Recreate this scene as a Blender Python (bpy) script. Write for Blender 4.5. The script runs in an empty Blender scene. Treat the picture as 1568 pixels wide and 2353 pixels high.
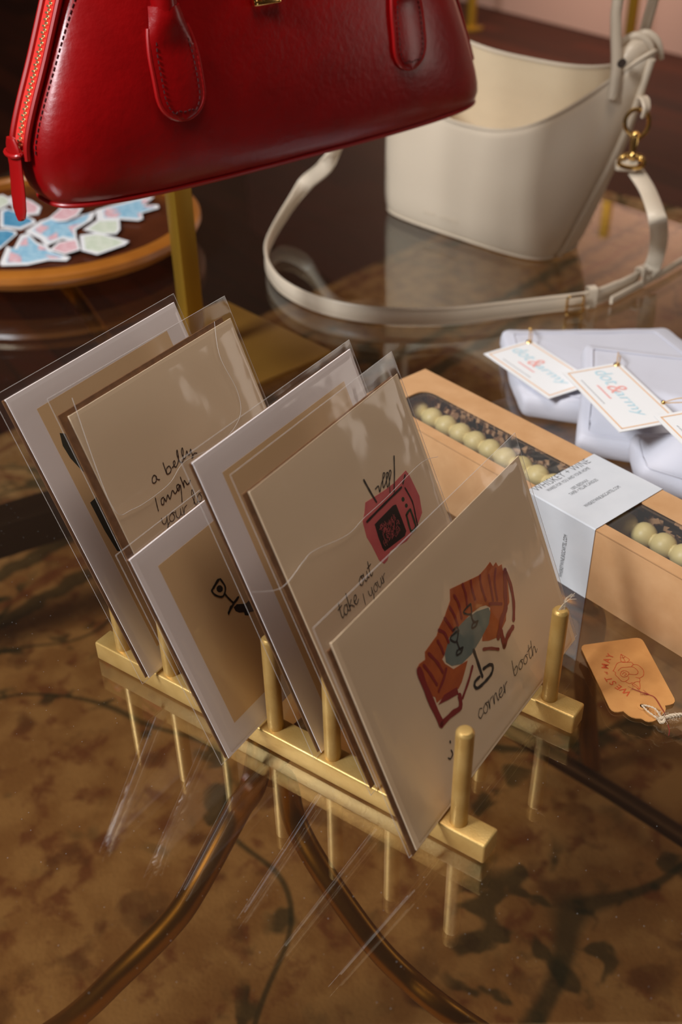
import bpy, bmesh, math, random
from mathutils import Vector, Matrix, noise
from mathutils.geometry import tessellate_polygon
V = Vector
random.seed(7)
SC = bpy.context.scene
COL = SC.collection

# ------------------------------------------------------------------ camera
# z = 0 is the top of the glass table, the floor lies 0.43 m below it
FPX, W, H = 2450.0, 1568.0, 2353.0
RIGHT = V((0.8222950706509299, 0.5688005933646594, -0.01722503327118436))
DOWN = V((0.3177610034857674, -0.48406562804842324, -0.8152965180876242))
FWD = V((-0.4720791898049523, 0.6649408640849929, -0.5787874271466191))
CAM = V((0.41933943, -0.31864974, 0.46775404))
cd = bpy.data.cameras.new('camera')
cam = bpy.data.objects.new('camera', cd)
COL.objects.link(cam)
cam.matrix_world = Matrix(((RIGHT.x, -DOWN.x, -FWD.x, CAM.x), (RIGHT.y, -DOWN.y, -FWD.y, CAM.y),
                           (RIGHT.z, -DOWN.z, -FWD.z, CAM.z), (0, 0, 0, 1)))
cd.sensor_fit = 'VERTICAL'; cd.sensor_height = 36; cd.sensor_width = 24
cd.lens = FPX / H * 36
cd.clip_start = 0.02; cd.clip_end = 60
cd.dof.use_dof = True; cd.dof.focus_distance = 0.635; cd.dof.aperture_fstop = 6.6
SC.camera = cam

# ------------------------------------------------------------------ light
def area(name, loc, target, sx, sy, power, color):
    l = bpy.data.lights.new(name, 'AREA'); l.shape = 'RECTANGLE'; l.size = sx; l.size_y = sy
    l.energy = power; l.color = color
    o = bpy.data.objects.new(name, l); COL.objects.link(o); o.location = loc
    o.rotation_euler = (V(target) - V(loc)).to_track_quat('-Z', 'Y').to_euler()
    return o
area('window_daylight', (-0.62, -1.40, 1.60), (0.04, 0.28, 0.0), 0.45, 0.60, 60, (0.94, 0.97, 1.0))
area('ceiling_glow', (0.15, 0.12, 1.9), (0.10, 0.22, 0.0), 0.8, 0.8, 16, (1.0, 0.89, 0.80))
area('side_window', (1.12, 1.36, 0.30), (0.08, 0.06, 0.14), 0.30, 0.60, 1.5, (1.0, 0.88, 0.78))
area('added_wall_fill', (-1.20, 3.05, 0.80), (-1.38, 4.0, 0.30), 0.9, 0.3, 21, (1.0, 0.86, 0.74))  # added light to brighten the back wall, no lamp is known there
wd = bpy.data.worlds.new('room_light'); SC.world = wd; wd.use_nodes = True
bg = wd.node_tree.nodes['Background']
bg.inputs[0].default_value = (1.0, 0.60, 0.38, 1); bg.inputs[1].default_value = 0.03
SC.view_settings.view_transform = 'Standard'; SC.view_settings.look = 'None'
SC.view_settings.gamma = 1; SC.view_settings.use_curve_mapping = False
SC.view_settings.exposure = 0.0
SC.cycles.transparent_max_bounces = 48
SC.cycles.max_bounces = 10
SC.cycles.sample_clamp_indirect = 6

# ------------------------------------------------------------------ helpers
def ray(u, v): return RIGHT * ((u - 784) / FPX) + DOWN * ((v - 1176.5) / FPX) + FWD
def OZ(u, v, z=0.0):
    d = ray(u, v); return CAM + d * ((z - CAM.z) / d.z)
def OP(u, v, p, n):
    d = ray(u, v); return CAM + d * ((V(p) - CAM).dot(n) / d.dot(n))
def zm(pts, ox, oy, sc): return [(ox + sc * x, oy + sc * y) for x, y in pts]
def lerp(a, b, t): return a + (b - a) * t
def interp(tab, x):
    if x <= tab[0][0]: return tab[0][1]
    for (x0, y0), (x1, y1) in zip(tab, tab[1:]):
        if x <= x1:
            t = (x - x0) / (x1 - x0)
            return lerp(y0, y1, t)
    return tab[-1][1]
def sinterp(tab, x):
    # smooth (catmull) table lookup
    xs = [a for a, _ in tab]
    if x <= xs[0]: return tab[0][1]
    if x >= xs[-1]: return tab[-1][1]
    for i in range(len(tab) - 1):
        if xs[i] <= x <= xs[i + 1]:
            x0, y0 = tab[i]; x1, y1 = tab[i + 1]
            m = lambda j: (tab[min(j + 1, len(tab) - 1)][1] - tab[max(j - 1, 0)][1]) / (xs[min(j + 1, len(tab) - 1)] - xs[max(j - 1, 0)])
            h = x1 - x0; t = (x - x0) / h
            return ((2*t**3 - 3*t*t + 1) * y0 + (t**3 - 2*t*t + t) * h * m(i) + (-2*t**3 + 3*t*t) * y1 + (t**3 - t*t) * h * m(i + 1))
def catmull(pts, n=6, closed=False):
    pts = [V(p) for p in pts]; out = []
    N = len(pts)
    for i in range(N if closed else N - 1):
        if closed: a, b, c, d = pts[i - 1], pts[i], pts[(i + 1) % N], pts[(i + 2) % N]
        else: a, b, c, d = pts[max(i - 1, 0)], pts[i], pts[i + 1], pts[min(i + 2, N - 1)]
        for k in range(n):
            t = k / n
            out.append(0.5 * ((2 * b) + (c - a) * t + (2*a - 5*b + 4*c - d) * t*t + (3*b - a - 3*c + d) * t**3))
    if not closed: out.append(pts[-1])
    return out

class MB:
    def __init__(s): s.v = []; s.f = []
    def add(s, vs, fs):
        o = len(s.v); s.v += [V(p) for p in vs]; s.f += [tuple(i + o for i in f) for f in fs]
    def bm(s, b):
        b.verts.index_update()
        s.add([v.co.copy() for v in b.verts], [[v.index for v in f.verts] for f in b.faces]); b.free()
    def box(s, c, size, ax=(1, 0, 0), ay=(0, 1, 0), bev=0, seg=2):
        ax = V(ax).normalized(); ay = V(ay).normalized(); az = ax.cross(ay)
        b = bmesh.new(); bmesh.ops.create_cube(b, size=1)
        for v in b.verts: v.co = V((v.co.x * size[0], v.co.y * size[1], v.co.z * size[2]))
        if bev: bmesh.ops.bevel(b, geom=b.edges[:], offset=bev, segments=seg, affect='EDGES', profile=.5)
        for v in b.verts: v.co = V(c) + ax * v.co.x + ay * v.co.y + az * v.co.z
        s.bm(b)
    def tube(s, path, r, seg=12, closed=False, flat=None):
        path = [V(p) for p in path]; n = len(path)
        rr = r if isinstance(r, (list, tuple)) else [r] * n
        prev = None; rings = []
        for i, p in enumerate(path):
            if closed: t = path[(i + 1) % n] - path[i - 1]
            else: t = path[min(i + 1, n - 1)] - path[max(i - 1, 0)]
            t.normalize()
            if prev is None:
                u = t.orthogonal().normalized()
            else:
                u = prev - t * prev.dot(t)
                u = u.normalized() if u.length > 1e-6 else t.orthogonal().normalized()
            prev = u; w = t.cross(u)
            rings.append([p + (u * math.cos(2*math.pi*k/seg) + w * math.sin(2*math.pi*k/seg)) * rr[i] for k in range(seg)])
        s.loft(rings, closed_u=closed, caps=not closed)
    def loft(s, rings, closed_u=False, caps=True, closed_v=True):
        n = len(rings); m = len(rings[0]); vs = [p for r in rings for p in r]; fs = []
        for i in range(n if closed_u else n - 1):
            for k in range(m if closed_v else m - 1):
                a = i * m + k; b = i * m + (k + 1) % m; j = ((i + 1) % n) * m
                fs.append((a, b, j + (k + 1) % m, j + k))
        if caps and not closed_u:
            fs.append(tuple(range(m))[::-1]); fs.append(tuple((n - 1) * m + k for k in range(m)))
        s.add(vs, fs)
    def ribbon(s, path, wdir, width, thick):
        # flat band: wdir = direction (or list) across the band
        path = [V(p) for p in path]; n = len(path); rings = []
        for i, p in enumerate(path):
            t = (path[min(i + 1, n - 1)] - path[max(i - 1, 0)]).normalized()
            w = V(wdir[i] if isinstance(wdir, list) else wdir); w = (w - t * w.dot(t)).normalized()
            q = t.cross(w); hw = width / 2; ht = thick / 2; c = min(ht * .7, hw * .3)
            rings.append([p + w * x + q * y for x, y in ((-hw, -ht + c), (-hw + c, -ht), (hw - c, -ht), (hw, -ht + c), (hw, ht - c), (hw - c, ht), (-hw + c, ht), (-hw, ht - c))])
        s.loft(rings)
    def poly(s, pts, nrm, thick, lift=0.0):
        # flat slab from a 3D outline
        nrm = V(nrm).normalized(); pts = [V(p) for p in pts]; n = len(pts)
        tri = tessellate_polygon([pts])
        top = [p + nrm * (lift + thick) for p in pts]; bot = [p + nrm * lift for p in pts]
        fs = []
        for t in tri:
            a, b, c = t
            if (pts[b] - pts[a]).cross(pts[c] - pts[a]).dot(nrm) < 0: b, c = c, b
            fs.append((a, b, c)); fs.append((n + a, n + c, n + b))
        area2 = sum((pts[i].cross(pts[(i + 1) % n])).dot(nrm) for i in range(n))
        for i in range(n):
            j = (i + 1) % n
            fs.append((i, j, n + j, n + i)[::-1] if area2 > 0 else (i, j, n + j, n + i))
        s.add(top + bot, fs)
    def stroke(s, pts, w, nrm, lift=0.0, thick=0.0001):
        # pen line on a plane, with round ends
        nrm = V(nrm).normalized(); pts = [V(p) for p in pts]; n = len(pts)
        L = []; R = []
        for i, p in enumerate(pts):
            t = pts[min(i + 1, n - 1)] - pts[max(i - 1, 0)]
            if t.length < 1e-9: t = V((1, 0, 0))
            t.normalize(); q = nrm.cross(t)
            ww = w * (0.5 + 0.06 * math.sin(i * 1.7))
            L.append(p + q * ww); R.append(p - q * ww)
        vs = []; fs = []
        for i in range(n): vs += [L[i] + nrm * (lift + thick), R[i] + nrm * (lift + thick)]
        for i in range(n - 1): fs.append((2*i, 2*i + 1, 2*i + 3, 2*i + 2))
        s.add(vs, fs)
        for e in (pts[0], pts[-1]):
            u = nrm.orthogonal().normalized(); q = nrm.cross(u)
            s.add([e + (u * math.cos(k*math.pi/4) + q * math.sin(k*math.pi/4)) * w * .5 + nrm * (lift + thick * 1.02) for k in range(8)], [tuple(range(8))])
    def sphere(s, c, r, sx=1, sy=1, sz=1, u=16, v=10):
        b = bmesh.new(); bmesh.ops.create_uvsphere(b, u_segments=u, v_segments=v, radius=r)
        for q in b.verts: q.co = V((q.co.x * sx, q.co.y * sy, q.co.z * sz)) + V(c)
        s.bm(b)
    def lathe(s, c, prof, seg=48, axis=(0, 0, 1)):
        ax = V(axis).normalized(); u = ax.orthogonal().normalized(); w = ax.cross(u)
        rings = [[V(c) + ax * z + (u * math.cos(2*math.pi*k/seg) + w * math.sin(2*math.pi*k/seg)) * max(r, 1e-5) for k in range(seg)] for r, z in prof]
        s.loft(rings)

def finish(o, label=None, cat=None, group=None, kind=None):
    if label: o['label'] = label
    if cat: o['category'] = cat
    if group: o['group'] = group
    if kind: o['kind'] = kind
    return o
ORG = {}
def thing(name, label, cat, loc=(0, 0, 0), group=None):
    o = bpy.data.objects.new(name, None); COL.objects.link(o); o.location = loc
    o.empty_display_size = .02; ORG[o] = V(loc)
    return finish(o, label, cat, group)
def obj(name, mb, mat, parent=None, org=None, smooth=True, angle=35, label=None):
    base = ORG[parent] if parent is not None else V(org or (0, 0, 0))
    me = bpy.data.meshes.new(name)
    me.from_pydata([tuple(p - base) for p in mb.v], [], mb.f); me.validate()
    b = bmesh.new(); b.from_mesh(me); bmesh.ops.remove_doubles(b, verts=b.verts, dist=1e-6)
    bmesh.ops.recalc_face_normals(b, faces=b.faces); b.to_mesh(me); b.free()
    if smooth:
        me.polygons.foreach_set('use_smooth', [True] * len(me.polygons))
        me.set_sharp_from_angle(angle=math.radians(angle))
    me.materials.append(mat); me.update()
    o = bpy.data.objects.new(name, me); COL.objects.link(o)
    if parent is not None: o.parent = parent
    else: o.location = base
    ORG[o] = base
    if label: o['label'] = label
    return o
def obj_raw(name, mb, mat, parent):
    # open, single-sided flat work (ink): no normal recalculation
    base = ORG[parent]; me = bpy.data.meshes.new(name)
    me.from_pydata([tuple(p - base) for p in mb.v], [], mb.f); me.materials.append(mat); me.update()
    o = bpy.data.objects.new(name, me); COL.objects.link(o); o.parent = parent; ORG[o] = base
    return o

# text as flat mesh mapped onto a plane
def text_geo(body, size=1.0, shear=0.0, offset=0.0):
    c = bpy.data.curves.new('tmp', 'FONT'); c.body = body; c.size = size; c.shear = shear; c.offset = offset
    c.resolution_u = 3
    o = bpy.data.objects.new('tmp', c); COL.objects.link(o)
    bpy.context.view_layer.update()
    ev = o.evaluated_get(bpy.context.evaluated_depsgraph_get()); me = ev.to_mesh()
    vs = [v.co.copy() for v in me.vertices]; fs = [tuple(p.vertices) for p in me.polygons]
    ev.to_mesh_clear(); bpy.data.objects.remove(o); bpy.data.curves.remove(c)
    return vs, fs
def put_text(mb, body, p, u, v, height, width=None, lift=0.0003, shear=0.0, offset=0.0, center=False):
    vs, fs = text_geo(body, 1.0, shear, offset)
    if not vs: return
    u = V(u).normalized(); v = V(v).normalized(); n = u.cross(v)
    x0 = min(q.x for q in vs); x1 = max(q.x for q in vs)
    sy = height / 0.70; sx = width / (x1 - x0) if width else sy
    dx = (x0 + x1) / 2 if center else x0
    mb.add([V(p) + u * ((q.x - dx) * sx) + v * (q.y * sy) + n * lift for q in vs], fs)

# one-line pen alphabet (x-height 1, ascender 2, descender -1)
PEN = {
 'a': (1.05, [[(.85,.8),(.5,1),(.12,.6),(.15,.12),(.48,0),(.8,.45),(.88,1),(.82,.25),(1.05,.08)]]),
 'b': (1.0, [[(.1,2),(.12,.9),(.18,.1),(.5,0),(.85,.4),(.72,.9),(.25,.7)]]),
 'c': (.85, [[(.75,.85),(.4,1),(.1,.5),(.35,.02),(.85,.25)]]),
 'e': (.9, [[(.05,.4),(.6,.6),(.6,.98),(.25,.9),(.1,.35),(.4,0),(.9,.3)]]),
 'g': (1.0, [[(.8,.85),(.45,1),(.1,.6),(.4,.1),(.78,.5),(.84,.95),(.8,-.6),(.55,-1.0)]]),
 'h': (1.0, [[(.1,2),(.12,0),(.3,.75),(.6,.95),(.72,.4),(.78,0),(1.05,.3)]]),
 'i': (.5, [[(.15,1),(.2,.1),(.5,.2)], [(.25,1.45),(.3,1.55)]]),
 'k': (1.0, [[(.1,2),(.12,0)], [(.7,.95),(.2,.45),(.5,.4),(.9,0)]]),
 'l': (.65, [[(.05,.3),(.4,1.2),(.35,1.95),(.12,1.6),(.2,.3),(.4,0),(.65,.25)]]),
 'L': (.45, [[(.15,1.9),(.25,0)]]),
 'n': (1.0, [[(.1,1),(.14,0),(.3,.75),(.62,.98),(.72,.3),(.85,0),(1.0,.2)]]),
 'o': (.95, [[(.55,1),(.15,.7),(.15,.2),(.5,0),(.82,.4),(.6,.98),(.95,.85)]]),
 'r': (.8, [[(.1,1),(.15,0),(.3,.75),(.7,1.0)]]),
 't': (.75, [[(.35,1.8),(.28,.4),(.45,.02),(.75,.25)], [(0,1.15),(.75,1.3)]]),
 'u': (1.0, [[(.1,1),(.12,.3),(.4,0),(.72,.4),(.78,1),(.78,.2),(1.0,.15)]]),
 'y': (1.0, [[(.1,1),(.15,.4),(.45,.15),(.75,.6),(.8,1),(.75,-.6),(.45,-1),(.75,-.3),(1.05,.1)]]),
 '/': (.35, [[(.2,1.3),(.1,-.1)]]), ' ': (.7, []),
}
def handwrite(mb, text, p0, p1, xh, w, nrm, lift, slant=.15):
    tot = sum(PEN[c][0] for c in text)
    u = (p1 - p0); L = u.length; u.normalize(); up = V(nrm).cross(u).normalized()
    sx = L / tot; x = 0
    for c in text:
        adv, st = PEN[c]
        for q in st:
            pts = [p0 + u * ((x + a + slant * b) * sx) + up * (b * xh) for a, b in q]
            mb.stroke(catmull(pts, 5) if len(pts) > 2 else pts, w, nrm, lift)
        x += adv

# ------------------------------------------------------------------ materials
def S(r, g, b):
    f = lambda c: (c/255/12.92) if c/255 <= .04045 else ((c/255 + .055)/1.055)**2.4
    return (f(r), f(g), f(b), 1)
def mat(name, col, rough=.5, metal=0.0, coat=0.0, bump=None, spec=.5, sub=0.0, vary=None, sheen=0):
    m = bpy.data.materials.new(name); m.use_nodes = True; nt = m.node_tree
    p = nt.nodes['Principled BSDF']
    p.inputs['Base Color'].default_value = col; p.inputs['Roughness'].default_value = rough
    p.inputs['Metallic'].default_value = metal; p.inputs['Coat Weight'].default_value = coat
    p.inputs['Coat Roughness'].default_value = .2
    p.inputs['Specular IOR Level'].default_value = spec
    p.inputs['Sheen Weight'].default_value = sheen
    if sub:
        p.inputs['Subsurface Weight'].default_value = sub; p.inputs['Subsurface Scale'].default_value = .004
    if vary:
        # vary = (colour2, scale, contrast)
        tc = nt.nodes.new('ShaderNodeTexCoord'); nz = nt.nodes.new('ShaderNodeTexNoise'); nz.inputs['Scale'].default_value = vary[1]
        nz.inputs['Detail'].default_value = 5
        rp = nt.nodes.new('ShaderNodeValToRGB'); rp.color_ramp.elements[0].position = .5 - vary[2]; rp.color_ramp.elements[1].position = .5 + vary[2]
        rp.color_ramp.elements[0].color = col; rp.color_ramp.elements[1].color = vary[0]
        nt.links.new(tc.outputs['Object'], nz.inputs['Vector']); nt.links.new(nz.outputs['Fac'], rp.inputs['Fac'])
        nt.links.new(rp.outputs['Color'], p.inputs['Base Color'])
    if bump:
        tc = nt.nodes.new('ShaderNodeTexCoord'); nz = nt.nodes.new('ShaderNodeTexNoise'); nz.inputs['Scale'].default_value = bump[0]
        nz.inputs['Detail'].default_value = 6
        bp = nt.nodes.new('ShaderNodeBump'); bp.inputs['Strength'].default_value = bump[1]; bp.inputs['Distance'].default_value = bump[2]
        nt.links.new(tc.outputs['Object'], nz.inputs['Vector']); nt.links.new(nz.outputs['Fac'], bp.inputs['Height'])
        nt.links.new(bp.outputs['Normal'], p.inputs['Normal'])
    return m
def clear(name, tint, f0, rough, bump=None, haze=0.0, dust=None, gcol=(1, 1, 1, 1)):
    # thin clear sheet: see-through plus a mirror reflection that grows at grazing angles (Schlick)
    m = bpy.data.materials.new(name); m.use_nodes = True; nt = m.node_tree; N = nt.nodes; L = nt.links
    N.remove(N['Principled BSDF']); out = N['Material Output']
    tr = N.new('ShaderNodeBsdfTransparent'); tr.inputs[0].default_value = tint
    gl = N.new('ShaderNodeBsdfGlossy'); gl.inputs['Roughness'].default_value = rough; gl.inputs[0].default_value = gcol
    g = N.new('ShaderNodeNewGeometry'); dp = N.new('ShaderNodeVectorMath'); dp.operation = 'DOT_PRODUCT'
    L.new(g.outputs['Incoming'], dp.inputs[0]); L.new(g.outputs['Normal'], dp.inputs[1])
    def mth(op, a, b=None, c=None):
        n = N.new('ShaderNodeMath'); n.operation = op
        for i, x in enumerate((a, b, c)):
            if x is None: continue
            if isinstance(x, (int, float)): n.inputs[i].default_value = x
            else: L.new(x, n.inputs[i])
        return n.outputs[0]
    c = mth('ABSOLUTE', dp.outputs['Value']); k = mth('POWER', mth('SUBTRACT', 1.0, c), 5.0)
    fr = mth('MULTIPLY_ADD', k, 1 - f0, f0)
    mx = N.new('ShaderNodeMixShader'); L.new(fr, mx.inputs[0]); L.new(tr.outputs[0], mx.inputs[1]); L.new(gl.outputs[0], mx.inputs[2])
    last = mx
    tc = N.new('ShaderNodeTexCoord')
    if bump:
        nz = N.new('ShaderNodeTexNoise'); nz.inputs['Scale'].default_value = bump[0]; nz.inputs['Detail'].default_value = 2
        nz.inputs['Distortion'].default_value = .8
        bp = N.new('ShaderNodeBump'); bp.inputs['Strength'].default_value = bump[1]; bp.inputs['Distance'].default_value = bump[2]
        L.new(tc.outputs['Object'], nz.inputs['Vector']); L.new(nz.outputs['Fac'], bp.inputs['Height']); L.new(bp.outputs['Normal'], gl.inputs['Normal'])
    if haze or dust:
        df = N.new('ShaderNodeBsdfDiffuse'); df.inputs[0].default_value = (.8, .8, .8, 1)
        m2 = N.new('ShaderNodeMixShader'); L.new(last.outputs[0], m2.inputs[1]); L.new(df.outputs[0], m2.inputs[2])
        if dust:
            vo = N.new('ShaderNodeTexVoronoi'); vo.inputs['Scale'].default_value = dust[0]
            L.new(tc.outputs['Object'], vo.inputs['Vector'])
            near = mth('LESS_THAN', vo.outputs['Distance'], dust[1])
            sel = N.new('ShaderNodeSeparateColor'); L.new(vo.outputs['Color'], sel.inputs[0])
            few = mth('GREATER_THAN', sel.outputs[0], dust[2])
            f = mth('MULTIPLY_ADD', mth('MULTIPLY', near, few), dust[3], haze)
            L.new(f, m2.inputs[0])
        else: m2.inputs[0].default_value = haze
        last = m2
    L.new(last.outputs[0], out.inputs[0])
    return m

M = {}
M['glass'] = clear('smoked_table_glass', (.84, .77, .66, 1), .13, .010, haze=.002, dust=(300, .09, .86, .14), gcol=(.86, .95, 1, 1))
M['sleeve'] = clear('clear_sleeve', (.985, .98, .975, 1), .032, .10, bump=(24, .34, .003), haze=.012)
M['film'] = clear('window_film', (.95, .95, .95, 1), .06, .08, bump=(40, .3, .003), haze=.03)
M['gold'] = mat('gold_paint', S(212, 176, 108), .42, .55, bump=(900, .25, .0004), vary=(S(192, 152, 84), 60, .2))
M['shaded_brass'] = mat('shaded_brass', S(70, 44, 22), .5, .6)  # brass tone darkened in place of shade on the low stretcher
M['brass'] = mat('aged_brass', S(176, 132, 55), .34, .9, vary=(S(150, 108, 45), 30, .25))
M['brass_plate'] = mat('brushed_brass', S(168, 122, 50), .45, .55, vary=(S(150, 106, 42), 14, .2))
M['hardware'] = mat('polished_gold', S(240, 200, 124), .18, 1.0)
M['zip_metal'] = mat('pale_gold_zip', S(244, 222, 170), .25, .9)
M['seam'] = mat('film_glint', S(214, 206, 200), .35, spec=.8)  # pale colour stands in for glints on the clear film
M['white_card'] = mat('white_card', S(246, 236, 234), .6, bump=(700, .1, .0002))
M['cream_card'] = mat('cream_card', S(238, 212, 178), .55, bump=(700, .1, .0002))
M['tan_print'] = mat('tan_print', S(230, 194, 146), .55)
M['kraft_env'] = mat('kraft_envelope', S(140, 98, 62), .8, vary=(S(118, 80, 48), 220, .2))
M['kraft'] = mat('kraft_board', S(206, 160, 114), .7, vary=(S(190, 142, 95), 55, .25), bump=(500, .15, .0003))
M['kraft_tag'] = mat('kraft_tag_board', S(200, 142, 78), .75, vary=(S(184, 126, 66), 90, .25), bump=(600, .15, .0003))
M['kraft_in'] = mat('kraft_inside', S(150, 110, 72), .8)
M['ink'] = mat('black_ink', S(28, 20, 18), .6)
M['olive_ink'] = mat('dark_olive_ink', S(52, 52, 42), .6)
M['brown_ink'] = mat('brown_ink', S(58, 32, 20), .6)
M['green_ink'] = mat('green_ink', S(40, 62, 40), .6)
M['orange'] = mat('burnt_orange_paint', S(196, 92, 14), .6, vary=(S(176, 74, 8), 120, .2))
M['crimson'] = mat('dark_red_paint', S(140, 14, 10), .6)
M['teal'] = mat('grey_blue_paint', S(128, 138, 128), .6, vary=(S(98, 116, 112), 90, .25))
M['pink'] = mat('pink_marker', S(222, 108, 108), .6, vary=(S(206, 92, 96), 70, .2))
M['red_leather'] = mat('red_leather', S(152, 3, 7), .33, coat=.30, bump=(190, .28, .0012), spec=.35, vary=(S(134, 2, 5), 40, .25))
M['red_edge'] = mat('red_edge_paint', S(160, 10, 12), .36, coat=.1)
M['red_tape'] = mat('red_zip_tape', S(214, 40, 30), .85, bump=(2500, .5, .0005))
M['stitch'] = mat('dark_red_thread', S(60, 2, 4), .8)
M['cream_leather'] = mat('cream_leather', S(214, 198, 176), .40, coat=.08, bump=(260, .12, .0006))
M['cream_gloss'] = mat('glossy_cream_lining', S(226, 205, 172), .22, coat=.5, bump=(9, .35, .01))
M['cream_edge'] = mat('cream_edge', S(206, 190, 168), .5)
M['gap_shade'] = mat('painted_gap_shade', S(40, 26, 16), .9)  # dark brown stands in for shade in the gap by the handle
M['linen'] = mat('white_linen', S(206, 206, 216), .9, bump=(420, .25, .0006), sheen=.1)
M['tag_white'] = mat('white_tag_card', S(238, 238, 238), .7)
M['tag_line'] = mat('peach_line', S(232, 186, 140), .7)
M['tag_blue'] = mat('pale_teal_print', S(190, 220, 230), .7)
M['tag_coral'] = mat('coral_print', S(240, 172, 164), .7)
M['tag_grey'] = mat('grey_print', S(180, 180, 182), .7)
M['string'] = mat('jute_string', S(196, 176, 150), .9, bump=(900, .6, .0006))
M['gold_string'] = mat('gold_string', S(206, 158, 84), .6)
M['red_thread'] = mat('red_thread', S(128, 20, 22), .8)
M['tag_red'] = mat('red_stamp_ink', S(190, 78, 34), .8)
M['wax'] = mat('pale_beeswax', S(230, 208, 142), .42)
M['shred'] = mat('crinkle_paper', S(196, 150, 106), .85)
M['vellum'] = mat('white_band_paper', S(214, 216, 220), .75, vary=(S(204, 207, 212), 40, .2), bump=(90, .15, .0008))
M['print'] = mat('charcoal_print', S(88, 88, 90), .8)
M['tray_wood'] = mat('amber_wood', S(176, 110, 40), .30, coat=.3, vary=(S(146, 84, 26), 18, .25))
M['tray_in'] = mat('dark_red_wood', S(92, 44, 22), .22, coat=.3, vary=(S(70, 30, 14), 16, .2))
M['dark_wood'] = mat('dark_stained_wood', S(46, 28, 18), .5)
M['wall'] = mat('dusty_pink_paint', S(206, 164, 146), .9)
M['pole'] = mat('yellow_brass_pole', S(176, 136, 44), .40, .7)
M['st_blue'] = mat('sticker_blue', S(128, 180, 208), .55, vary=(S(170, 206, 224), 150, .12))
M['st_pink'] = mat('sticker_pink', S(216, 160, 168), .55, vary=(S(232, 196, 200), 140, .15))
M['st_deep'] = mat('sticker_deep_blue', S(62, 132, 172), .55, vary=(S(98, 160, 192), 100, .15))
M['st_green'] = mat('sticker_green', S(196, 208, 184), .55, vary=(S(222, 226, 210), 120, .15))
M['st_white'] = mat('sticker_white', S(236, 236, 238), .5)

def wood_floor():
    m = bpy.data.materials.new('wood_floor'); m.use_nodes = True; nt = m.node_tree; N = nt.nodes; L = nt.links; p = N['Principled BSDF']
    tc = N.new('ShaderNodeTexCoord'); mp = N.new('ShaderNodeMapping'); mp.inputs['Rotation'].default_value = (0, 0, math.radians(24))
    br = N.new('ShaderNodeTexBrick'); br.offset = .37; br.inputs['Scale'].default_value = 1
    br.inputs['Brick Width'].default_value = .9; br.inputs['Row Height'].default_value = .085; br.inputs['Mortar Size'].default_value = .0015
    br.inputs['Color1'].default_value = S(92, 40, 20); br.inputs['Color2'].default_value = S(58, 23, 11); br.inputs['Mortar'].default_value = S(22, 10, 6)
    nz = N.new('ShaderNodeTexNoise'); nz.inputs['Scale'].default_value = 6; nz.inputs['Detail'].default_value = 8
    mp2 = N.new('ShaderNodeMapping'); mp2.inputs['Scale'].default_value = (1, 9, 1); mp2.inputs['Rotation'].default_value = (0, 0, math.radians(24))
    mx = N.new('ShaderNodeMixRGB'); mx.blend_type = 'MULTIPLY'; mx.inputs[0].default_value = .6
    L.new(tc.outputs['Object'], mp.inputs[0]); L.new(mp.outputs[0], br.inputs['Vector']); L.new(tc.outputs['Object'], mp2.inputs[0]); L.new(mp2.outputs[0], nz.inputs['Vector'])
    L.new(br.outputs['Color'], mx.inputs[1]); L.new(nz.outputs['Color'], mx.inputs[2]); L.new(mx.outputs[0], p.inputs['Base Color'])
    p.inputs['Roughness'].default_value = .62; p.inputs['Specular IOR Level'].default_value = .3
    return m
M['floor'] = wood_floor()

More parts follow.
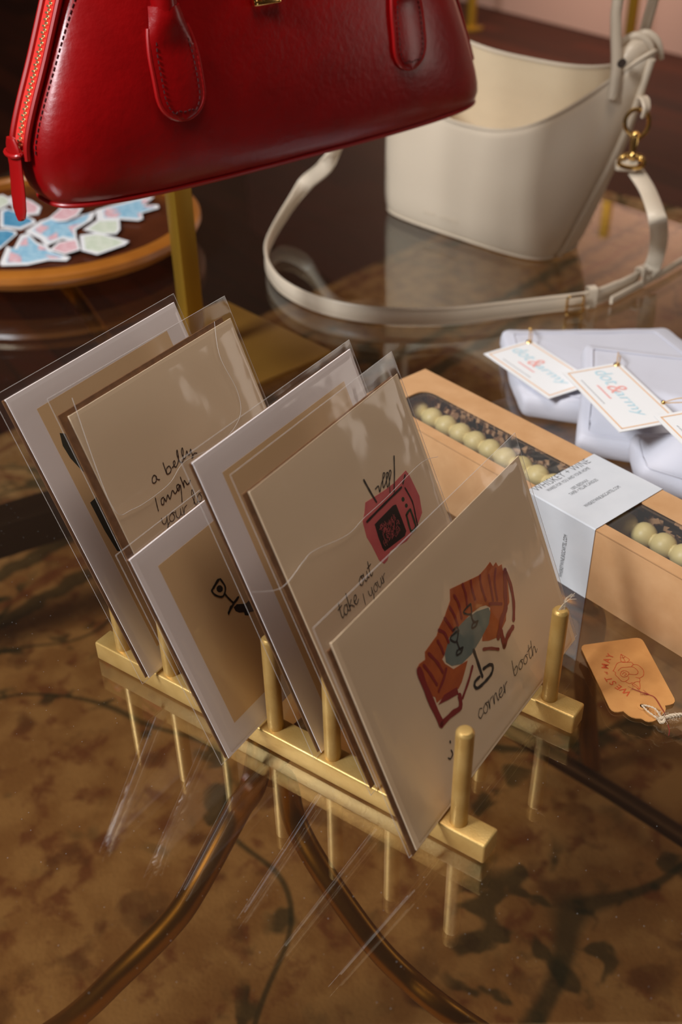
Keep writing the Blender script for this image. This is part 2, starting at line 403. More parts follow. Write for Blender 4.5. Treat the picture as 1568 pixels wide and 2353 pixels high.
def rug_mat():
    # x runs away from the rug's far edge, y along it
    m = bpy.data.materials.new('woven_rug'); m.use_nodes = True; nt = m.node_tree; N = nt.nodes; L = nt.links; p = N['Principled BSDF']
    p.inputs['Roughness'].default_value = .95; p.inputs['Specular IOR Level'].default_value = .1
    tc = N.new('ShaderNodeTexCoord'); co = tc.outputs['Object']
    def mth(op, a, b=None, c=None):
        n = N.new('ShaderNodeMath'); n.operation = op
        for i, x in enumerate((a, b, c)):
            if x is None: continue
            if isinstance(x, (int, float)): n.inputs[i].default_value = x
            else: L.new(x, n.inputs[i])
        return n.outputs[0]
    def nz(scale, detail=3, dist=0.0):
        n = N.new('ShaderNodeTexNoise'); n.inputs['Scale'].default_value = scale; n.inputs['Detail'].default_value = detail; n.inputs['Distortion'].default_value = dist
        L.new(co, n.inputs['Vector']); return n.outputs['Fac']
    def ss(x, a, b):
        n = N.new('ShaderNodeMapRange'); n.interpolation_type = 'SMOOTHSTEP'; n.inputs[1].default_value = a; n.inputs[2].default_value = b
        L.new(x, n.inputs[0]); return n.outputs[0]
    def mix(f, a, b):
        n = N.new('ShaderNodeMixRGB')
        L.new(f, n.inputs[0]) if not isinstance(f, float) else None
        for i, x in ((1, a), (2, b)):
            if isinstance(x, tuple): n.inputs[i].default_value = x
            else: L.new(x, n.inputs[i])
        return n.outputs[0]
    sp = N.new('ShaderNodeSeparateXYZ'); L.new(co, sp.inputs[0]); X, Y = sp.outputs[0], sp.outputs[1]
    tan, tan2, rust, green, brown = S(194, 158, 112), S(170, 131, 87), S(132, 80, 52), S(44, 54, 38), S(118, 84, 54)
    c = mix(ss(nz(22, 4), .38, .62), tan, tan2)
    c = mix(mth('MULTIPLY', ss(nz(34, 4, .3), .50, .68), .8), c, rust)
    c = mix(mth('MULTIPLY', ss(nz(17, 4, .3), .57, .66), .6), c, brown)
    # winding vines: zero-crossings of a broad noise
    v = mth('ABSOLUTE', mth('SUBTRACT', nz(3.4, 1, .6), .5))
    c = mix(mth('MULTIPLY', mth('SUBTRACT', 1.0, ss(v, .003, .012)), .75), c, green)
    leaf = mth('MULTIPLY', ss(nz(24, 2, .4), .56, .64), mth('SUBTRACT', 1.0, ss(v, .03, .07)))
    c = mix(mth('MULTIPLY', leaf, .75), c, green)
    c = mix(mth('MULTIPLY', ss(nz(19, 3, .5), .62, .72), .35), c, green)
    # border bands
    wob = mth('MULTIPLY_ADD', mth('SUBTRACT', nz(26, 2), .5), .03, X)
    for a, b, colr in ((.30, .325, green), (.36, .375, rust), (.385, .41, green), (.03, .045, rust)):
        band = mth('MULTIPLY', ss(wob, a, a + .008), mth('SUBTRACT', 1.0, ss(wob, b, b + .008)))
        c = mix(mth('MULTIPLY', band, .75), c, colr)
    L.new(c, p.inputs['Base Color'])
    bp = N.new('ShaderNodeBump'); bp.inputs['Strength'].default_value = .5; bp.inputs['Distance'].default_value = .003
    L.new(nz(260, 2), bp.inputs['Height']); L.new(bp.outputs[0], p.inputs['Normal'])
    return m
M['rug'] = rug_mat()

# ------------------------------------------------------------------ room
FZ = -0.43
mb = MB(); mb.add([(-6, -4, FZ), (4, -4, FZ), (4, 7, FZ), (-6, 7, FZ), (-6, -4, FZ - .05), (4, -4, FZ - .05), (4, 7, FZ - .05), (-6, 7, FZ - .05)],
                  [(0, 1, 2, 3), (7, 6, 5, 4), (0, 4, 5, 1), (1, 5, 6, 2), (2, 6, 7, 3), (3, 7, 4, 0)])
finish(obj('floor', mb, M['floor'], smooth=False), kind='structure')
wa = OZ(1110, 14, FZ); wb = OZ(1568, 128, FZ); wd_ = (wb - wa).normalized(); wn = V((-wd_.y, wd_.x, 0))
if wn.dot(wa - CAM) < 0: wn = -wn
mid = (wa + wb) / 2 + wn * .05
mb = MB(); mb.box((mid.x + wd_.x * -.2, mid.y + wd_.y * -.2, FZ + 1.3), (5.6, .1, 2.6), wd_, wn)
finish(obj('wall_back', mb, M['wall'], smooth=False), kind='structure')
# rug
re = V((.13, .9915, 0)); rx = V((re.y, -re.x, 0)); r0 = OZ(0, 1010, FZ) - re * 1.55
ro = bpy.data.objects.new('patterned_rug', bpy.data.meshes.new('patterned_rug')); COL.objects.link(ro)
b = bmesh.new(); bmesh.ops.create_cube(b, size=1)
for v in b.verts: v.co = V(((v.co.x + .5) * 2.0, (v.co.y + .5) * 3.2, (v.co.z + .5) * .008))
bmesh.ops.bevel(b, geom=b.edges[:], offset=.003, segments=2, affect='EDGES')
b.to_mesh(ro.data); b.free(); ro.data.materials.append(M['rug'])
ro.location = (r0.x, r0.y, FZ); ro.rotation_euler = (0, 0, math.atan2(rx.y, rx.x))
finish(ro, 'tan and rust patterned rug with dark green vines on the floor under the glass table', 'rug')

# ------------------------------------------------------------------ glass table
tb = thing('coffee_table', 'low glass-topped coffee table on curved brass tube legs', 'table', (0.1, 0.4, FZ))
e1 = V((.8226, .5686, 0)).normalized(); e2 = V((-e1.y, e1.x, 0))
near = OZ(1100, 2352, 0); far = OZ(1530, 503, 0)
cn = near - e1 * .28
fd = (OZ(1568, 515) - OZ(1490, 490)).normalized()
def corner_round(pts, r, n=6):
    out = []
    for i, p in enumerate(pts):
        a = (pts[i - 1] - p).normalized(); c = (pts[(i + 1) % len(pts)] - p).normalized()
        p0 = p + a * r; p1 = p + c * r
        for k in range(n + 1):
            t = k / n; out.append(p0 * (1 - t)**2 + p * 2 * t * (1 - t) + p1 * t * t)
    return out
outline = corner_round([near - e1 * .95, near + e1 * .30, far + fd * .33, far - fd * 1.05], .10)
mb = MB(); mb.poly([p - V((0, 0, .006)) for p in outline], (0, 0, 1), .006)
obj('glass_top', mb, M['glass'], tb, angle=30)
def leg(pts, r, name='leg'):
    m_ = MB(); m_.tube(catmull(pts, 10), r, 20); return obj(name, m_, M['brass'] if name == 'leg' else M['shaded_brass'], tb)
hub = OZ(600, 1760, -.05)
leg([hub + V((-.03, .05, .036)), OZ(590, 1775, -.07), OZ(545, 1865, -.11), OZ(450, 2040, -.15), OZ(390, 2125, -.17), OZ(275, 2240, -.20), OZ(150, 2353, -.24), OZ(-60, 2480, -.32), OZ(-200, 2560, -.412)], .0088)
leg([hub + V((.03, .05, .036)), OZ(618, 1760, -.07), OZ(655, 1795, -.09), OZ(680, 1890, -.12), OZ(740, 2000, -.14), OZ(849, 2155, -.17), OZ(934, 2245, -.19), OZ(1064, 2347, -.21), OZ(1300, 2490, -.30), OZ(1450, 2560, -.412)], .0080)
leg([OZ(140, 640, -.03), OZ(180, 690, -.06), OZ(240, 780, -.10), OZ(330, 930, -.18), OZ(420, 1090, -.30), OZ(470, 1180, -.412)], .009)
leg([OZ(1245, 1345, -.022), OZ(1300, 1376, -.024), OZ(1350, 1404, -.03), OZ(1362, 1440, -.06), OZ(1352, 1500, -.12), OZ(1345, 1560, -.2), OZ(1350, 1660, -.32), OZ(1360, 1760, -.411)], .010)
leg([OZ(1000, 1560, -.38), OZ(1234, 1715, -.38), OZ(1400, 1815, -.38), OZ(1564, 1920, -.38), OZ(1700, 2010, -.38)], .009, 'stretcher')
m_ = MB(); a_ = OZ(-60, 1240, -.24); b_ = OZ(330, 1120, -.24)
m_.box((a_ + b_) / 2, ((b_ - a_).length + .35, .045, .045), (b_ - a_).normalized(), V((-(b_ - a_).y, (b_ - a_).x, 0)).normalized(), bev=.004)
obj('crossbar', m_, M['dark_wood'], tb, label='dark wooden crossbar')

# ------------------------------------------------------------------ card rack
RX0, RHR, RWR, RL, RH, RW, SP = 0.01895, 0.01468, 0.01450, 0.27834, 0.08240, 0.10738, 0.04
rk = thing('card_rack', 'gold painted wooden dowel rack standing on the glass table and holding six cards', 'card rack', (RL / 2, RW / 2, 0))
for y0 in (0, RW):
    mb = MB(); mb.box((RL / 2, y0 + RWR / 2, RHR / 2 + .0003), (RL, RWR, RHR - .0006), bev=.0014, seg=3)
    rail = obj('rail', mb, M['gold'], rk)
for x in (.078, .195):
    mb = MB(); mb.box((x, RW / 2 + RWR / 2, .0055), (.012, RW - RWR + .001, .007), bev=.001)
    obj('crossbar', mb, M['gold'], rk)
for j, y0 in enumerate((0, RW)):
    for i in range(7):
        mb = MB(); c = V((RX0 + i * SP, y0 + RWR / 2, 0)); r = .0047
        lean = V((random.uniform(-.0002, .0002), random.uniform(-.0004, .0004), 0))
        prof = [(r * 1.08, RHR - .001), (r, RHR + .001), (r, RH - .0022), (r * .97, RH - .0016), (r * .72, RH - .0002), (r * .5, RH), (0, RH)]
        rings = [[c + lean * (z / RH) + V((math.cos(2*math.pi*k/28) * q, math.sin(2*math.pi*k/28) * q, z)) for k in range(28)] for q, z in prof]
        mb.loft(rings)
        d = obj('dowel', mb, M['gold'], rk, angle=28)
        if j == 1 and i == 6:
            m2 = MB(); t = c + V((0, 0, RH))
            m2.add([t + V((-.001, -.002, -.0002)), t + V((.002, .001, -.0002)), t + V((.0016, .0014, .0055)), t + V((.0002, .0002, .003)), t + V((-.0006, .002, .0002))], [(0, 1, 2), (0, 2, 3), (1, 4, 2), (4, 3, 2), (4, 0, 3)])
            for k in range(5):
                q = t + V((.001, .001, .004))
                m2.tube(catmull([q, q + V((random.uniform(0, .003), random.uniform(0, .003), .003)), q + V((random.uniform(.001, .006), random.uniform(.001, .006), random.uniform(.003, .007)))], 4), .00012, 5)
            obj('torn_chip', m2, M['string'], d, label='torn fibres on the dowel tip')

# ------------------------------------------------------------------ cards in clear sleeves
CARD = {6: (0.25123, -0.02187, 0.01645, 0.38109, 0.02235, 0.03144, 0.18362, 0.12795),
        5: (0.21295, 0.00017, 0.01767, 0.39493, 0.00241, 0.02539, 0.13277, 0.18146),
        4: (0.1736, 0.00398, 0.01649, 0.39177, -0.00085, 0.02009, 0.13969, 0.18251),
        3: (0.13331, -0.02785, 0.01636, 0.38762, 0.00058, 0.03334, 0.182, 0.1306),
        2: (0.09236, -0.00116, 0.01868, 0.38654, 0.00015, 0.02103, 0.13454, 0.18336),
        1: (0.05328, -0.00596, 0.01681, 0.39223, 0.00103, 0.03169, 0.13711, 0.1863)}
LAB = {6: 'front card of the rack with an orange corner booth painting and handwriting',
       5: 'cream card with a pink oven drawing and handwritten take out, second from front',
       4: 'tall white-bordered card directly behind the pink oven card',
       3: 'small white-bordered card with a black ink wine glass and hand',
       2: 'cream card with handwritten a belly laugh, second from the back',
       1: 'rearmost white-bordered card in the rack, dark shapes peeking at its middle'}
def make_card(k):
    xb, yb, zb, lean, yaw, roll, w, h = CARD[k]
    ax = V((math.sin(yaw), math.cos(yaw), 0)); n0 = V((math.cos(yaw), -math.sin(yaw), 0))
    up = V((0, 0, 1)) * math.cos(lean) - n0 * math.sin(lean); nn = ax.cross(up).normalized()
    a = ax * math.cos(roll) + up * math.sin(roll); u = up * math.cos(roll) - ax * math.sin(roll)
    P = V((xb, yb, zb))
    bordered = k in (1, 3, 4)
    t = thing('greeting_card', LAB[k], 'card', P, 'sleeved greeting cards in the gold rack')
    C = lambda x, y, z: P + a * x + u * y + nn * z
    # folded card: two leaves, front face at z = 0
    mb = MB()
    mb.box(C(w / 2, h / 2, -.00022), (w, h, .00044), a, u, bev=.0001, seg=1)
    mb.box(C(w / 2, h / 2, -.0009), (w - .0008, h - .0008, .0004), a, u, bev=.0001, seg=1)
    mb.box(C(.0004 if not bordered else w / 2, h / 2 if not bordered else h - .0004, -.0006), (.0008, h, .0009) if not bordered else (w, .0008, .0009), a, u)
    sheet = obj('card_sheet', mb, M['white_card'] if bordered else M['cream_card'], t, angle=20)
    # kraft envelope tucked behind
    ox = {6: -.0030, 5: -.0034, 4: -.0012, 3: -.0012, 2: -.0052, 1: -.0014}[k]
    oy = {2: .0035, 5: .001, 6: -.002}.get(k, 0.0005)
    mb = MB(); mb.box(C(w / 2 + ox, h / 2 + oy, -.0016), (w, h - .001, .0009), a, u, bev=.0002, seg=1)
    obj('envelope', mb, M['kraft_env'], t, angle=20, label='brown kraft envelope')
    # sleeve: a thin closed pocket a little larger than the card, softly puckered
    sl, sr, sb, st = .0052, .0036, .0021, {6: .012, 5: .012, 4: .0045, 3: .006, 2: .013, 1: .0045}[k]
    if k == 6: sr = .005
    sb = max(.0004, min(sb, (zb - RHR) / math.cos(lean) - .0016))
    NX, NY = 40, 48
    front, back = [], []
    for j in range(NY + 1):
        for i in range(NX + 1):
            fx, fy = i / NX, j / NY
            x = lerp(min(-sl, ox - .001), w + sr, fx); y = lerp(-sb, h + st, fy)
            edge = min(1, 9 * min(fx, 1 - fx)) * min(1, 9 * min(fy, 1 - fy))
            pk = noise.noise(V((x * 22 + k * 7, y * 22, k))) * .0009 + noise.noise(V((x * 60, y * 60, k * 3))) * .0003
            zf = -.0015 + edge * (.0024 + pk)
            if fy > .93: zf = -.0015 + (zf + .0015) * .4
            front.append(C(x, y, max(zf, .0004 if 0 < x < w and 0 < y < h else -.0015)))
            back.append(C(x, y, -.0017 - edge * .0006))
    fs = []; o2 = len(front); q = NX + 1
    for j in range(NY):
        for i in range(NX):
            c0 = j * q + i; fs.append((c0, c0 + 1, c0 + q + 1, c0 + q)); fs.append((o2 + c0, o2 + c0 + q, o2 + c0 + q + 1, o2 + c0 + 1))
    rim = [i for i in range(q)] + [j * q + NX for j in range(1, NY + 1)] + [NY * q + i for i in range(NX - 1, -1, -1)] + [j * q for j in range(NY - 1, 0, -1)]
    for i in range(len(rim)):
        r1, r2 = rim[i], rim[(i + 1) % len(rim)]; fs.append((r2, r1, o2 + r1, o2 + r2))
    mb = MB(); mb.add(front + back, fs)
    slv = obj('sleeve', mb, M['sleeve'], t, angle=60, label='clear cellophane sleeve')
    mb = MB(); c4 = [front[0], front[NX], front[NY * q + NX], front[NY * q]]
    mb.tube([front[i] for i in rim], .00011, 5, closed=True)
    obj('sleeve_edge_glint', mb, M['seam'], slv, label='cellophane edge with its glint painted as a pale line')
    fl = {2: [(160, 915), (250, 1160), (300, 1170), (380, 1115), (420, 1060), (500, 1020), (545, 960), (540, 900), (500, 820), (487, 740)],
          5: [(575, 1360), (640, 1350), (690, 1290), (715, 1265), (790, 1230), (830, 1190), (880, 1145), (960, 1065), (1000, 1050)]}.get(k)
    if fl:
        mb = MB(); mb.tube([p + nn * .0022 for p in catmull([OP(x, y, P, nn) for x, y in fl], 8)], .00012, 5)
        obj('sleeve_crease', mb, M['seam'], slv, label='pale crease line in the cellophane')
    on = lambda pts: [OP(x, y, P, nn) for x, y in pts]
    return t, sheet, P, a, u, nn, C, on, w, h
def panel(sheet, C, w, h, ml, mt, nn, mr=None, mb_=None):
    m_ = MB(); mr = ml if mr is None else mr; mb_ = mt if mb_ is None else mb_
    m_.poly([C(ml, mb_, 0), C(w - mr, mb_, 0), C(w - mr, h - mt, 0), C(ml, h - mt, 0)], nn, .00006)
    return obj('print_panel', m_, M['tan_print'], sheet, label='tan printed panel')
def loc2(pt, P, a, u): d = pt - P; return d.dot(a), d.dot(u)
PX = .2 / 575   # metres per photo pixel on the cards, for pen widths

# front card: corner booth
t, sheet, P, a, u, nn, C, on, w, h = make_card(6)
Z = lambda pts: on(zm(pts, 740, 1200, .3827))
mb = MB()
mb.poly(Z([(768,402),(945,318),(985,272),(1010,238),(1028,265),(1045,240),(1060,265),(1080,252),(1086,290),(1112,292),(1126,480),(1108,520),(1105,590),(1058,690),(1000,712),(962,714),(968,660),(1005,600),(1012,512),(985,498),(950,508),(900,545),(860,585),(800,650),(765,690),(735,800),(722,822),(740,850),(790,882),(875,830),(860,890),(840,960),(820,1000),(740,1040),(690,1085),(680,1050),(650,1040),(610,960),(592,890),(570,880),(585,850),(620,825),(618,780),(650,735),(690,680),(700,640),(735,570),(770,470)]), nn, .0001)
obj('booth_seat', mb, M['orange'], sheet, smooth=False)
mb = MB(); mb.poly(Z([(1000,512),(1012,540),(1002,610),(960,690),(900,790),(840,850),(780,862),(745,840),(738,790),(760,710),(800,650),(860,585),(930,535)]), nn, .00012)
obj('booth_table', mb, M['teal'], sheet, smooth=False)
mb = MB(); pw = .3827 * PX
for s_ in [[(843,372),(862,430),(870,495)],[(893,352),(900,400),(918,462)],[(948,320),(955,380),(983,468)],[(1000,318),(1015,400),(1027,470)],[(1042,280),(1036,360),(1052,465)],[(793,440),(820,490),(838,575)],[(765,508),(795,560),(815,620)],[(735,575),(760,610),(785,650)],[(700,648),(735,665),(760,720)],[(693,712),(715,750),(730,790)],[(640,788),(690,840),(725,900)],[(610,858),(650,910),(690,975)],[(745,880),(728,945),(700,1015)],[(1005,490),(1040,488),(1078,490)],[(968,762),(1010,757),(1060,762)],[(903,865),(880,950),(843,1055)]]:
    mb.stroke(catmull(Z(s_), 4), 13 * pw, nn, .00018)
for s_, ww in [([(1098,290),(1100,420),(1103,515),(1080,580),(1058,690)], 26),([(1100,295),(1130,370),(1150,480),(1150,585)], 20),([(1072,650),(1085,700),(1094,742)], 26),([(1094,742),(1115,680),(1145,630)], 24),([(582,890),(640,1040),(718,1212)], 32),([(718,1212),(780,1150),(830,1110),(825,1040)], 24)]:
    mb.stroke(catmull(Z(s_), 4), ww * pw, nn, .0002)
mb.poly(Z([(700,1095),(735,1035),(810,990),(820,1030),(760,1065)]), nn, .0002)
obj_raw('red_brushwork', mb, M['crimson'], sheet)
mb = MB()
for s_ in [[(890,490),(848,540),(895,550),(892,492)],[(895,550),(905,590),(930,600)],[(935,592),(905,608),(900,635),(922,622),(935,592)],[(815,650),(768,695),(805,718),(818,655)],[(785,650),(808,630),(820,652)],[(810,718),(822,752),(832,765)],[(845,750),(812,770),(808,797),(835,780),(845,750)]]:
    mb.stroke(catmull(Z(s_), 4), 8 * pw, nn, .00022)
mb.stroke(catmull(Z([(910,768),(935,840),(962,925)]), 4), 15 * pw, nn, .0002)
mb.stroke(catmull(Z([(968,880),(1005,855),(1025,862),(1018,905),(985,950),(935,995),(915,980),(920,955),(945,928)]), 5), 13 * pw, nn, .0002)
obj_raw('ink_lines', mb, M['ink'], sheet)
mb = MB(); O = lambda x, y: on(zm([(x, y)], 740, 1200, .3827))[0]
handwrite(mb, 'corner', O(940, 1190), O(1120, 1005), .0052, .00048, nn, .0002)
obj_raw('handwriting', mb, M['ink'], sheet); mb = MB()
handwrite(mb, 'booth', O(1150, 928), O(1292, 775), .0046, .00044, nn, .0002)
obj_raw('handwriting', mb, M['ink'], sheet); mb = MB()
mb.stroke(catmull(Z([(775,1368),(784,1392),(770,1420),(758,1415)]), 4), 6 * pw, nn, .0002); mb.stroke(Z([(768,1314),(770,1322)]), 8 * pw, nn, .0002)
obj_raw('handwriting', mb, M['ink'], sheet)

# pink oven card
t, sheet, P, a, u, nn, C, on, w, h = make_card(5)
Z = lambda pts: on(zm(pts, 560, 820, .4209)); pw = .4209 * PX * 1.12
mb = MB(); mb.poly(Z([(665,795),(760,735),(820,690),(885,620),(905,645),(960,760),(975,850),(945,930),(890,1005),(800,1060),(785,1110),(768,1130),(740,1110),(700,1030),(672,985),(650,900),(660,850)]), nn, .0001)
obj('oven_body', mb, M['pink'], sheet, smooth=False)
mb = MB()
mb.poly(Z([(715,915),(738,890),(815,812),(832,805),(862,880),(888,950),(880,978),(770,1062),(758,1045),(735,985)]), nn, .00014)
for s_, ww in [([(672,900),(770,800),(860,712)], 8),([(880,715),(920,790),(938,870),(948,918)], 6),([(880,645),(868,692)], 7),([(655,672),(690,735),(724,792)], 7),([(820,542),(822,640),(820,735)], 6),([(718,722),(735,705),(742,738),(752,690),(770,640),(760,640),(762,715),(788,640),(778,640),(785,712),(804,630),(793,632),(798,742)], 4)]:
    mb.stroke(catmull(Z(s_), 5), ww * pw, nn, .0002)
obj_raw('ink_lines', mb, M['ink'], sheet)
mb = MB(); rs = random.Random(3)
for i in range(110):
    q = rs.random(); f_ = rs.uniform(.08, .92); top = lerp(905, 830, q); x = lerp(735, 825, q); bx_, by_ = lerp(772, 868, q), lerp(1045, 968, q)
    x0 = lerp(x, bx_, f_) ; y0 = lerp(top, by_, f_)
    pts = [(x0, y0), (x0 + rs.uniform(-4, 8), y0 + rs.uniform(6, 14)), (x0 + rs.uniform(-8, 8), y0 + rs.uniform(14, 26))]
    if y0 < by_ - 28: mb.stroke(catmull(Z(pts), 3), 1.3 * pw, nn, .00032)
obj_raw('scribble_gaps', mb, M['pink'], sheet)
mb = MB()
for cx, cy, r in ((870, 778, 11), (888, 812, 10)):
    mb.poly(Z([(cx + r * .8 * math.cos(i * .628), cy + r * 1.2 * math.sin(i * .628)) for i in range(10)]), nn, .00016)
mb.stroke(catmull(Z([(888,862),(905,835),(912,842),(932,900),(938,930),(918,952),(908,940),(890,872)]), 3, True) + [Z([(888,862)])[0]], 9 * pw, nn, .0002)
obj_raw('green_dials', mb, M['green_ink'], sheet)
mb = MB(); O = lambda x, y: on(zm([(x, y)], 560, 820, .4209))[0]
handwrite(mb, 'take', O(530, 1436), O(630, 1335), .0048, .0005, nn, .0002)
handwrite(mb, 'out', O(634, 1256), O(706, 1188), .0046, .0005, nn, .0002)
handwrite(mb, '/ your', O(660, 1350), O(782, 1215), .0042, .00038, nn, .0002)
obj_raw('handwriting', mb, M['ink'], sheet)

# tall bordered card behind it
t, sheet, P, a, u, nn, C, on, w, h = make_card(4)
ml, y1 = loc2(on([(511, 1086)])[0], P, a, u); mt = h - y1
panel(sheet, C, w, h, ml, mt, nn)

# small wine glass card
t, sheet, P, a, u, nn, C, on, w, h = make_card(3)
ml, y1 = loc2(on([(363, 1301)])[0], P, a, u); mt = h - y1; _, y0 = loc2(on([(537, 1663)])[0], P, a, u)
panel(sheet, C, w, h, ml, mt, nn, mb_=y0)
Z = lambda pts: on(zm(pts, 180, 1040, .3699)); pw = .3699 * PX
mb = MB()
for s_, ww in [([(872,788),(840,838),(828,858),(850,885),(890,896),(908,872),(910,830),(880,785)], 9),([(866,792),(838,840)], 12),([(908,878),(935,908),(960,932)], 9),([(993,898),(968,930),(985,912),(960,945),(929,1004),(948,955)], 10)]:
    mb.stroke(catmull(Z(s_), 4), ww * pw, nn, .0002)
mb.poly(Z([(878 + 20 * math.cos(i * .6283), 846 + 23 * math.sin(i * .6283)) for i in range(10)]), nn, .00016)
mb.poly(Z([(965,962),(985,942),(1040,938),(1060,918),(1080,958),(1092,985),(1065,990),(1058,1012),(1035,1010),(1030,992),(1000,994),(978,985)]), nn, .00016)
obj_raw('ink_drawing', mb, M['ink'], sheet)

# belly laugh card
t, sheet, P, a, u, nn, C, on, w, h = make_card(2)
O = lambda x, y: on(zm([(x, y)], 320, 1000, .10204))[0]
Z = lambda pts: on(zm(pts, 320, 1000, .10204)); ww = .00062
mb = MB()
for s_ in [[(380,930),(330,900),(290,960),(290,1050),(330,1080),(375,1030),(375,930),(400,990),(455,1000)],
           [(530,620),(570,740),(620,870),(690,840),(712,750),(660,695),(605,770),(620,870)],
           [(740,730),(800,640),(790,575),(762,610),(780,690),(830,705),(880,560),(870,430),(845,330),(840,420),(880,540),(930,610),(980,570),(985,380),(965,285),(945,360),(975,480),(1015,530),(1050,440),(1065,350),(1090,430),(1130,430),(1150,310),(1175,400),(1210,470),(1175,515),(1230,410),(1295,405)],
           [(355,1412),(390,1560),(425,1700)],
           [(545,1395),(490,1440),(500,1550),(545,1550),(560,1420),(600,1490),(635,1340),(690,1435),(740,1240),(800,1315),(850,1230),(835,1150),(870,1105),(910,1150),(890,1240),(860,1230),(920,1120),(945,1300),(960,1500)],
           [(920,945),(965,1060),(1010,1180),(995,1080),(1015,1020),(1075,1105),(1120,1070),(1142,1015)]]:
    mb.stroke(catmull(Z(s_), 4), ww, nn, .0002)
handwrite(mb, 'your', O(510, 2060), O(1110, 1740), .0046, .00046, nn, .0002)
handwrite(mb, 'lo', O(1235, 1590), O(1440, 1440), .0046, .00046, nn, .0002)
obj_raw('handwriting', mb, M['brown_ink'], sheet)

# rearmost bordered card
t, sheet, P, a, u, nn, C, on, w, h = make_card(1)
Z = lambda pts: on(zm(pts, 0, 660, .4209))
ml, y1 = loc2(Z([(200, 665)])[0], P, a, u); mt = h - y1
panel(sheet, C, w, h, ml, mt, nn)
mb = MB(); mb.poly(Z([(325,796),(370,800),(460,900),(480,1030),(432,985),(385,935),(342,865)]), nn, .0001); mb.poly(Z([(492,1176),(525,1146),(640,1180),(720,1400),(700,1445),(640,1440),(572,1330)]), nn, .0001)
obj_raw('ink_shapes', mb, M['olive_ink'], sheet)

# ------------------------------------------------------------------ kraft candle box
bx = thing('candle_box', 'long kraft box with window lid and white paper band beside the card rack', 'box', OZ(1335, 1365))
BH = .057
q0 = OZ(985, 1000, BH); q1 = OZ(1568, 1330, BH)
E_ = (q1 - q0); E_.z = 0; E_.normalize(); B_ = V((-E_.y, E_.x, 0))
bo = OZ(1370, 1218, BH); bo.z = 0                       # on the front face line
BW = (OZ(1315, 1020, BH) - bo).dot(B_)                  # box depth
xl = (OZ(968, 852, BH) - bo).dot(E_); xr = xl + .37
BP = lambda x, y, z: bo + E_ * x + B_ * y + V((0, 0, z))
bl = lambda px, z=BH: ((OZ(px[0], px[1], z) - bo).dot(E_), (OZ(px[0], px[1], z) - bo).dot(B_))
T_ = .0012
mb = MB()
def slab(x0, x1, y0, y1, z0, z1, bev=.0006): mb.box(BP((x0 + x1) / 2, (y0 + y1) / 2, (z0 + z1) / 2), (x1 - x0, y1 - y0, z1 - z0), E_, B_, bev=bev, seg=2)
slab(xl, xr, 0, T_, 0, BH); slab(xl, xr, BW - T_, BW, 0, BH); slab(xl, xl + T_, T_, BW - T_, 0, BH); slab(xr - T_, xr, T_, BW - T_, 0, BH); slab(xl + T_, xr - T_, T_, BW - T_, 0, T_)
obj('tray_body', mb, M['kraft'], bx, angle=30)
wx0, wy1 = bl((981, 899)); _, wy0 = bl((1126, 1057)); wx0 = bl((955, 904))[0]
wy1 = bl((1275, 1049))[1]; wy0 = bl((1126, 1057))[1]
wx1 = xr - (wx0 - xl)
def rrect(x0, x1, y0, y1, r, n=6):
    return corner_round([V((x0, y0, 0)), V((x1, y0, 0)), V((x1, y1, 0)), V((x0, y1, 0))], r, n)
inn = rrect(wx0, wx1, wy0, wy1, .012); outr = []
for i, p in enumerate(inn):
    ci = i // 7
    outr.append(V(((xl, xr, xr, xl)[ci], (0, 0, BW, BW)[ci], 0)))
mb = MB(); nI = len(inn); vs = []
for z in (BH, BH - T_):
    vs += [BP(p.x, p.y, z + .0002) for p in inn] + [BP(p.x, p.y, z + .0002) for p in outr]
fs = []
for i in range(nI):
    j = (i + 1) % nI
    fs += [(i, j, nI + j, nI + i), (2*nI + i, 3*nI + i, 3*nI + j, 2*nI + j), (i, 2*nI + i, 2*nI + j, j), (nI + i, nI + j, 3*nI + j, 3*nI + i)]
mb.add(vs, fs)
obj('lid', mb, M['kraft'], bx, angle=30)
mb = MB(); mb.box(BP((wx0 + wx1) / 2, (wy0 + wy1) / 2, BH - T_ - .0005), (wx1 - wx0 + .008, wy1 - wy0 + .006, .0003), E_, B_)
obj('window_film', mb, M['film'], bx, label='clear plastic window')
# belly band
b0 = bl((1210, 1130))[0]; b1 = bl((1375, 1215))[0]
g = .0007
prof = [(-g, .0002), (-g, BH), (-g + .0006, BH + g + .0002), (BW + g - .0006, BH + g + .0002), (BW + g, BH), (BW + g, .0002)]
mb = MB(); rings = []
for x in (b0, b1):
    rings.append([BP(x, y, z) for y, z in prof] + [BP(x, y + (.0003 if y < .01 else -.0003), z - .0003) for y, z in prof[::-1]])
mb.loft(rings)
band = obj('paper_band', mb, M['vellum'], bx, angle=30, label='white paper band printed with grey lettering')
mb = MB()
zz = BH + g + .0002
def bt(body, p0, p1, hgt, sq=None, off=0.0):
    # lettering runs across the box towards its back edge
    a0 = OZ(p0[0], p0[1], zz); a1 = OZ(p1[0], p1[1], zz)
    put_text(mb, body, a0, B_, -E_, hgt, (a1 - a0).dot(B_), lift=.0001, offset=off)
bt('WHISKEY + WINE', (1236, 1130), (1352, 1058), .0064, off=-.012)
bt('WARES FOR YOU AND YOUR HOME', (1262, 1130), (1350, 1073), .0030, off=0)
bt('100% BEESWAX', (1318, 1126), (1351, 1103), .0030, off=0)
bt('TAPER + PILLAR CANDLES', (1314, 1139), (1373, 1102), .0030, off=0)
bt('WHISKEYWINE.BIGCARTEL.COM', (1348, 1166), (1420, 1116), .0030, off=0)
obj_raw('printed_lettering', mb, M['print'], band)
